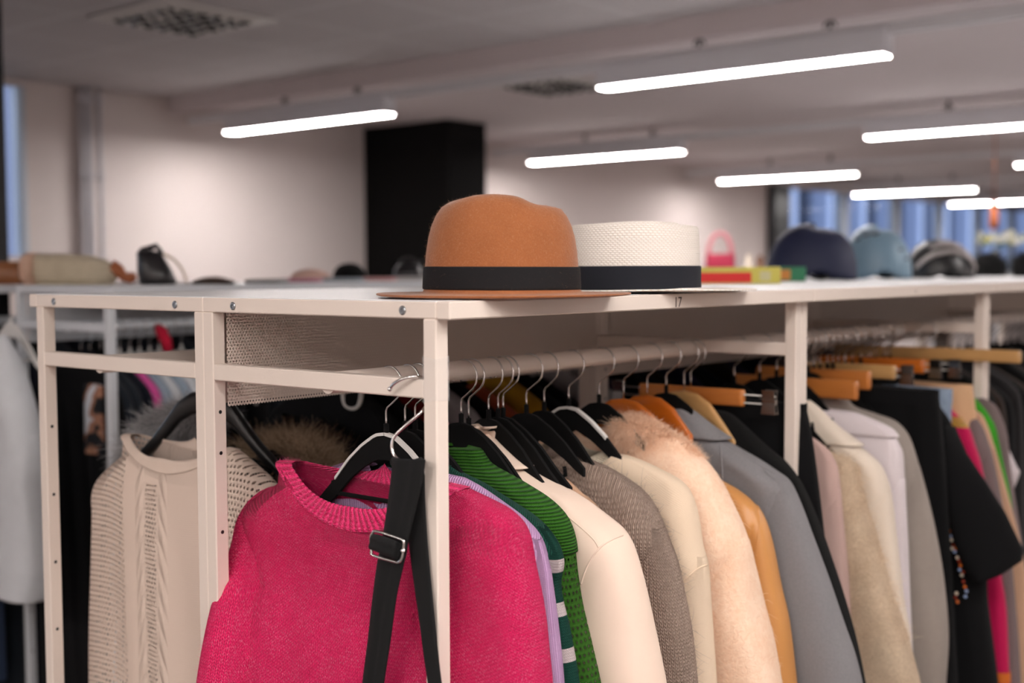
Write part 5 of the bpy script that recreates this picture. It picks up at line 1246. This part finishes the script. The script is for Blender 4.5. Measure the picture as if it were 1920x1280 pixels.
# dark column at the picture edge
pc = CAM+ray(14, 400)*4.3; mbox('column_left', plain('black_paint', (.006, .006, .008), .5), pc[0]-.45, pc[0], pc[1]-.0, pc[1]+.45, 0, ZC)
M_pil = plain('pillar_black', (.005, .0045, .0045), .8, 0.0, .04, .1)
pa = onz(738, 234, 1.10); pbn = onz(865, 226, 1.10); pcn = ony(911, 236, pbn[1])
mbox('column_dark', M_pil, pa[0], pcn[0], pbn[1], WY, 0, ZC2)
pw = ony(722, 300, WY-.03); mbox('trim_2', paint('white_trim', lin(224, 220, 216)), pw[0]-.04, pw[0]+.05, WY-.06, WY, 0, ZC2)
# pipes by the corner
for u, r in ((153, .014), (166, .022), (188, .014)):
    p = ony(u, 300, WY-.05); mb = MB(); mb.tube([(p[0], WY-.05, 0), (p[0], WY-.05, H+.7), (p[0], WY-.05, ZC)], r, 12)
    for zz in (H+.62, H+1.08, H-.2): mb.tube([(p[0], WY-.05, zz-.03), (p[0], WY-.05, zz+.03)], r*1.35, 12)
    tag(mb.build('pipe', paint('pipe_paint', lin(196, 194, 200)), None, True), 'thin vertical pipe on the back wall near its left corner', 'pipe', 'vertical pipes on the back wall')
# windows
M_frame = plain('dark_window_frame', lin(26, 28, 34), .4); M_lframe = paint('light_window_frame', lin(196, 204, 216))
gl = NB('window_glass'); gl.base((.9, .95, 1)); gl.set(Roughness=.0); gl.b.inputs['Transmission Weight'].default_value = 1.0; gl.b.inputs['IOR'].default_value = 1.05
mbox('window_1_jamb', M_frame, 11.55, 11.93, WY-.10, WY+.12, 0, H+.99)
k = 0; x = 11.95
while x < 31.0:
    w = mbox('window_%d' % (k+1), M_lframe, x, x+.14, WY+.0, WY+.1, H-.75, H+.98); k += 1
    q = MB().box(x+.14, x+1.6, WY+.04, WY+.046, H-.75, H+.98).build('pane', gl.mat); q.parent = w; x += 1.6
w = mbox('window_%d' % (k+1), M_lframe, xwl-.03, xwl, WY+.0, WY+.1, zl0, ZC-.03); q = MB().box(-4.2, xwl-.03, WY+.04, WY+.046, zl0, ZC-.03).build('pane', gl.mat); q.parent = w
for xx in (-3, -1.6, -.2, 1.2): q = MB().box(xx, xx+.09, WY, WY+.1, zl0, ZC-.03).build('mullion', M_lframe); q.parent = w
# building across the street
M_fac = plain('street_facade', lin(124, 130, 152), .8); M_win2 = plain('street_dark_glass', lin(44, 50, 64), .2)
t = thing('building', 'pale building with columns across the street outside the windows', 'building', (24, 15, 0))
MB().box(8, 110, 16, 17, -3, 14).build('facade', M_fac, t)
for k in range(30):
    x = 20+k*2.3; MB().box(x, x+1.25, 15.85, 15.99, -3, 4.2, .02).build('window', M_win2, t)
    MB().box(x+1.5, x+1.85, 15.3, 15.9, -3, 6, .03).build('pilaster', paint('pilaster', lin(160, 174, 206)), t)
# copper pendant near the right edge
pc = CAM+ray(1863, 430)*9.0
t = thing('pendant_lamp', 'slim copper pendant lamp hanging far back above the flowers', 'lamp', tuple(pc)); M_cop = plain('copper', lin(206, 124, 84), .3, 1.0)
MB().tube([(pc[0], pc[1], ZC2), (pc[0], pc[1], pc[2]+.2)], .004, 6).build('cord', M_cop, t, True)
mb = MB(); mb.tube([pc+ez*.22, pc+ez*.18, pc+ez*.05, pc], [.012, .028, .034, .03], 14); mb.build('lamp_shade', M_cop, t, True)

# vents
def vent(cx, cy, z, label):
    t = thing('ceiling_vent', label, 'ceiling vent', (cx, cy, z)); mb = MB(); mb.box(cx-.295, cx+.295, cy-.295, cy+.295, z-.012, z-.001, .003); mb.build('plate', paint('vent_white', lin(214, 210, 208)), t)
    mb = MB(); mb.box(cx-.235, cx+.235, cy-.235, cy+.235, z-.018, z-.0122, .002); mb.build('inner_plate', paint('vent_inner', lin(216, 212, 208)), t)
    r = random.Random(3)
    for i in range(6):
        for j in range(6):
            a = cx-.19+.076*i; b = cy-.19+.076*j; an = r.uniform(0, PI); ca, sa = math.cos(an)*.026, math.sin(an)*.026
            mb = MB(); mb.tube([(a-ca, b-sa, z-.021), (a, b, z-.021), (a+ca, b+sa, z-.021)], [.008, .013, .008], 8); mb.build('nozzle', M_blackpl, t, True)
vc = (np.array(onz(215, 30, 1.15))+onz(330, 5, 1.15)+onz(470, 32, 1.15)+onz(350, 60, 1.15))/4
vent(vc[0], vc[1], ZC, 'square swirl vent in the tiled ceiling at the top left')
vc = onz(1040, 158, 1.10); vent(vc[0], vc[1], ZC2, 'square vent in the lower ceiling left of the nearest light')

# lights
E_lamp = emit('lamp_diffuser', (1.0, .94, .91), 64.0); M_house = paint('lamp_housing', lin(232, 232, 238), .4); M_trunk = paint('trunking', lin(232, 232, 236), .5); M_dk = plain('dark_hanger_metal', (.03, .025, .02), .5)
def lamp(x, y0, y1, label, group=None, zc=ZC2, em=None):
    z = H+.90; t = thing('ceiling_light', label, 'ceiling light', (x, (y0+y1)/2, z), group)
    mb = MB(); mb.box(x-.048, x+.048, y0, y1, z+.004, z+.112, .006); mb.build('housing', M_house, t)
    mb = MB(); mb.box(x-.040, x+.040, y0+.012, y1-.012, z, z+.0038, .001); mb.build('diffuser', em or E_lamp, t)

    for f in (.18, .62):
        yy = y0+(y1-y0)*f; a = MB(); a.tube([(x, yy, z+.12), (x-.0, yy, zc)], .008, 6); a.tube([(x, yy-.03, z+.15), (x, yy, z+.19), (x, yy+.03, z+.15)], .006, 6); a.build('suspension', M_dk, t, True)
rows_ = [3.72, 6.74, 9.75, 12.85, 15.95]
ypos = [(3.86, 5.30), (.98, 2.42), (-2.0, -.56), (-4.4, -3.4)]
nm1 = {(0, 0): 'left lit ceiling light, above the wall behind the fedora', (0, 1): 'nearest and largest ceiling light at the top right', (1, 0): 'ceiling light above the white hat', (1, 1): 'ceiling light cut by the right edge, upper one',
       (2, 0): 'ceiling light left of the dark window frame', (2, 1): 'ceiling light cut by the right edge, lower one', (3, 0): 'second smallest ceiling light, in front of the windows', (4, 0): 'farthest ceiling light in front of the windows at right'}
for i, x in enumerate(rows_):
    for j, (a, b) in enumerate(ypos):
        lamp(x, a, b, nm1.get((i, j), 'ceiling light outside the picture, lighting the room'), None if (i, j) in nm1 else 'ceiling lights outside the picture')
    tag(MB().box(x-.022, x+.022, -4.5, WY-.05, H+.985, H+1.035, .004).build('light_trunking', M_trunk), 'white trunking rail carrying ceiling light row %s from the near side' % ('one', 'two', 'three', 'four', 'five')[i], 'trunking')
E_fill = emit('added_fill_panel', (1.0, .935, .885), 15.5)  # unseen square panels, added to give the rack soft light from the camera side
for x, y in ((-3.32, -3.08), (-3.32, -1.88), (-3.32, -.68), (-3.32, .52), (-3.32, 1.72), (-3.32, 2.92), (-2.12, -2.48), (-.92, -2.48), (-2.12, -.68), (-.92, -1.28), (.28, -2.48), (.28, -1.28)):
    if True:
        t = thing('ceiling_light', 'added square fill light panel, unseen, softening the light on the rack', 'ceiling light', (x, y, ZC), 'added unseen fill light panels')
        MB().box(x-.295, x+.295, y-.295, y+.295, ZC-.010, ZC-.0005, .002).build('frame', M_house, t); MB().box(x-.28, x+.28, y-.28, y+.28, ZC-.013, ZC-.0102, .001).build('diffuser', E_fill, t)

# ------------------------------------------------------------------ world and render look
w = bpy.data.worlds.new('world'); bpy.context.scene.world = w; w.use_nodes = True
bg = w.node_tree.nodes['Background']; bg.inputs[0].default_value = (.72, .78, .92, 1); bg.inputs[1].default_value = 1.3
sc = bpy.context.scene
sc.view_settings.view_transform = 'Standard'; sc.view_settings.look = 'None'; sc.view_settings.gamma = 1.0; sc.view_settings.use_curve_mapping = False
sc.view_settings.exposure = 0.5
sc.cycles.use_denoising = True; sc.cycles.max_bounces = 7; sc.cycles.diffuse_bounces = 4; sc.cycles.adaptive_threshold = .025; sc.cycles.glossy_bounces = 3; sc.cycles.transmission_bounces = 4; sc.cycles.transparent_max_bounces = 12
sc.cycles.caustics_reflective = False; sc.cycles.caustics_refractive = False; sc.cycles.sample_clamp_indirect = 4
for o in bpy.data.objects:
    for k in ('_o', '_body'):
        if k in o.keys(): del o[k]
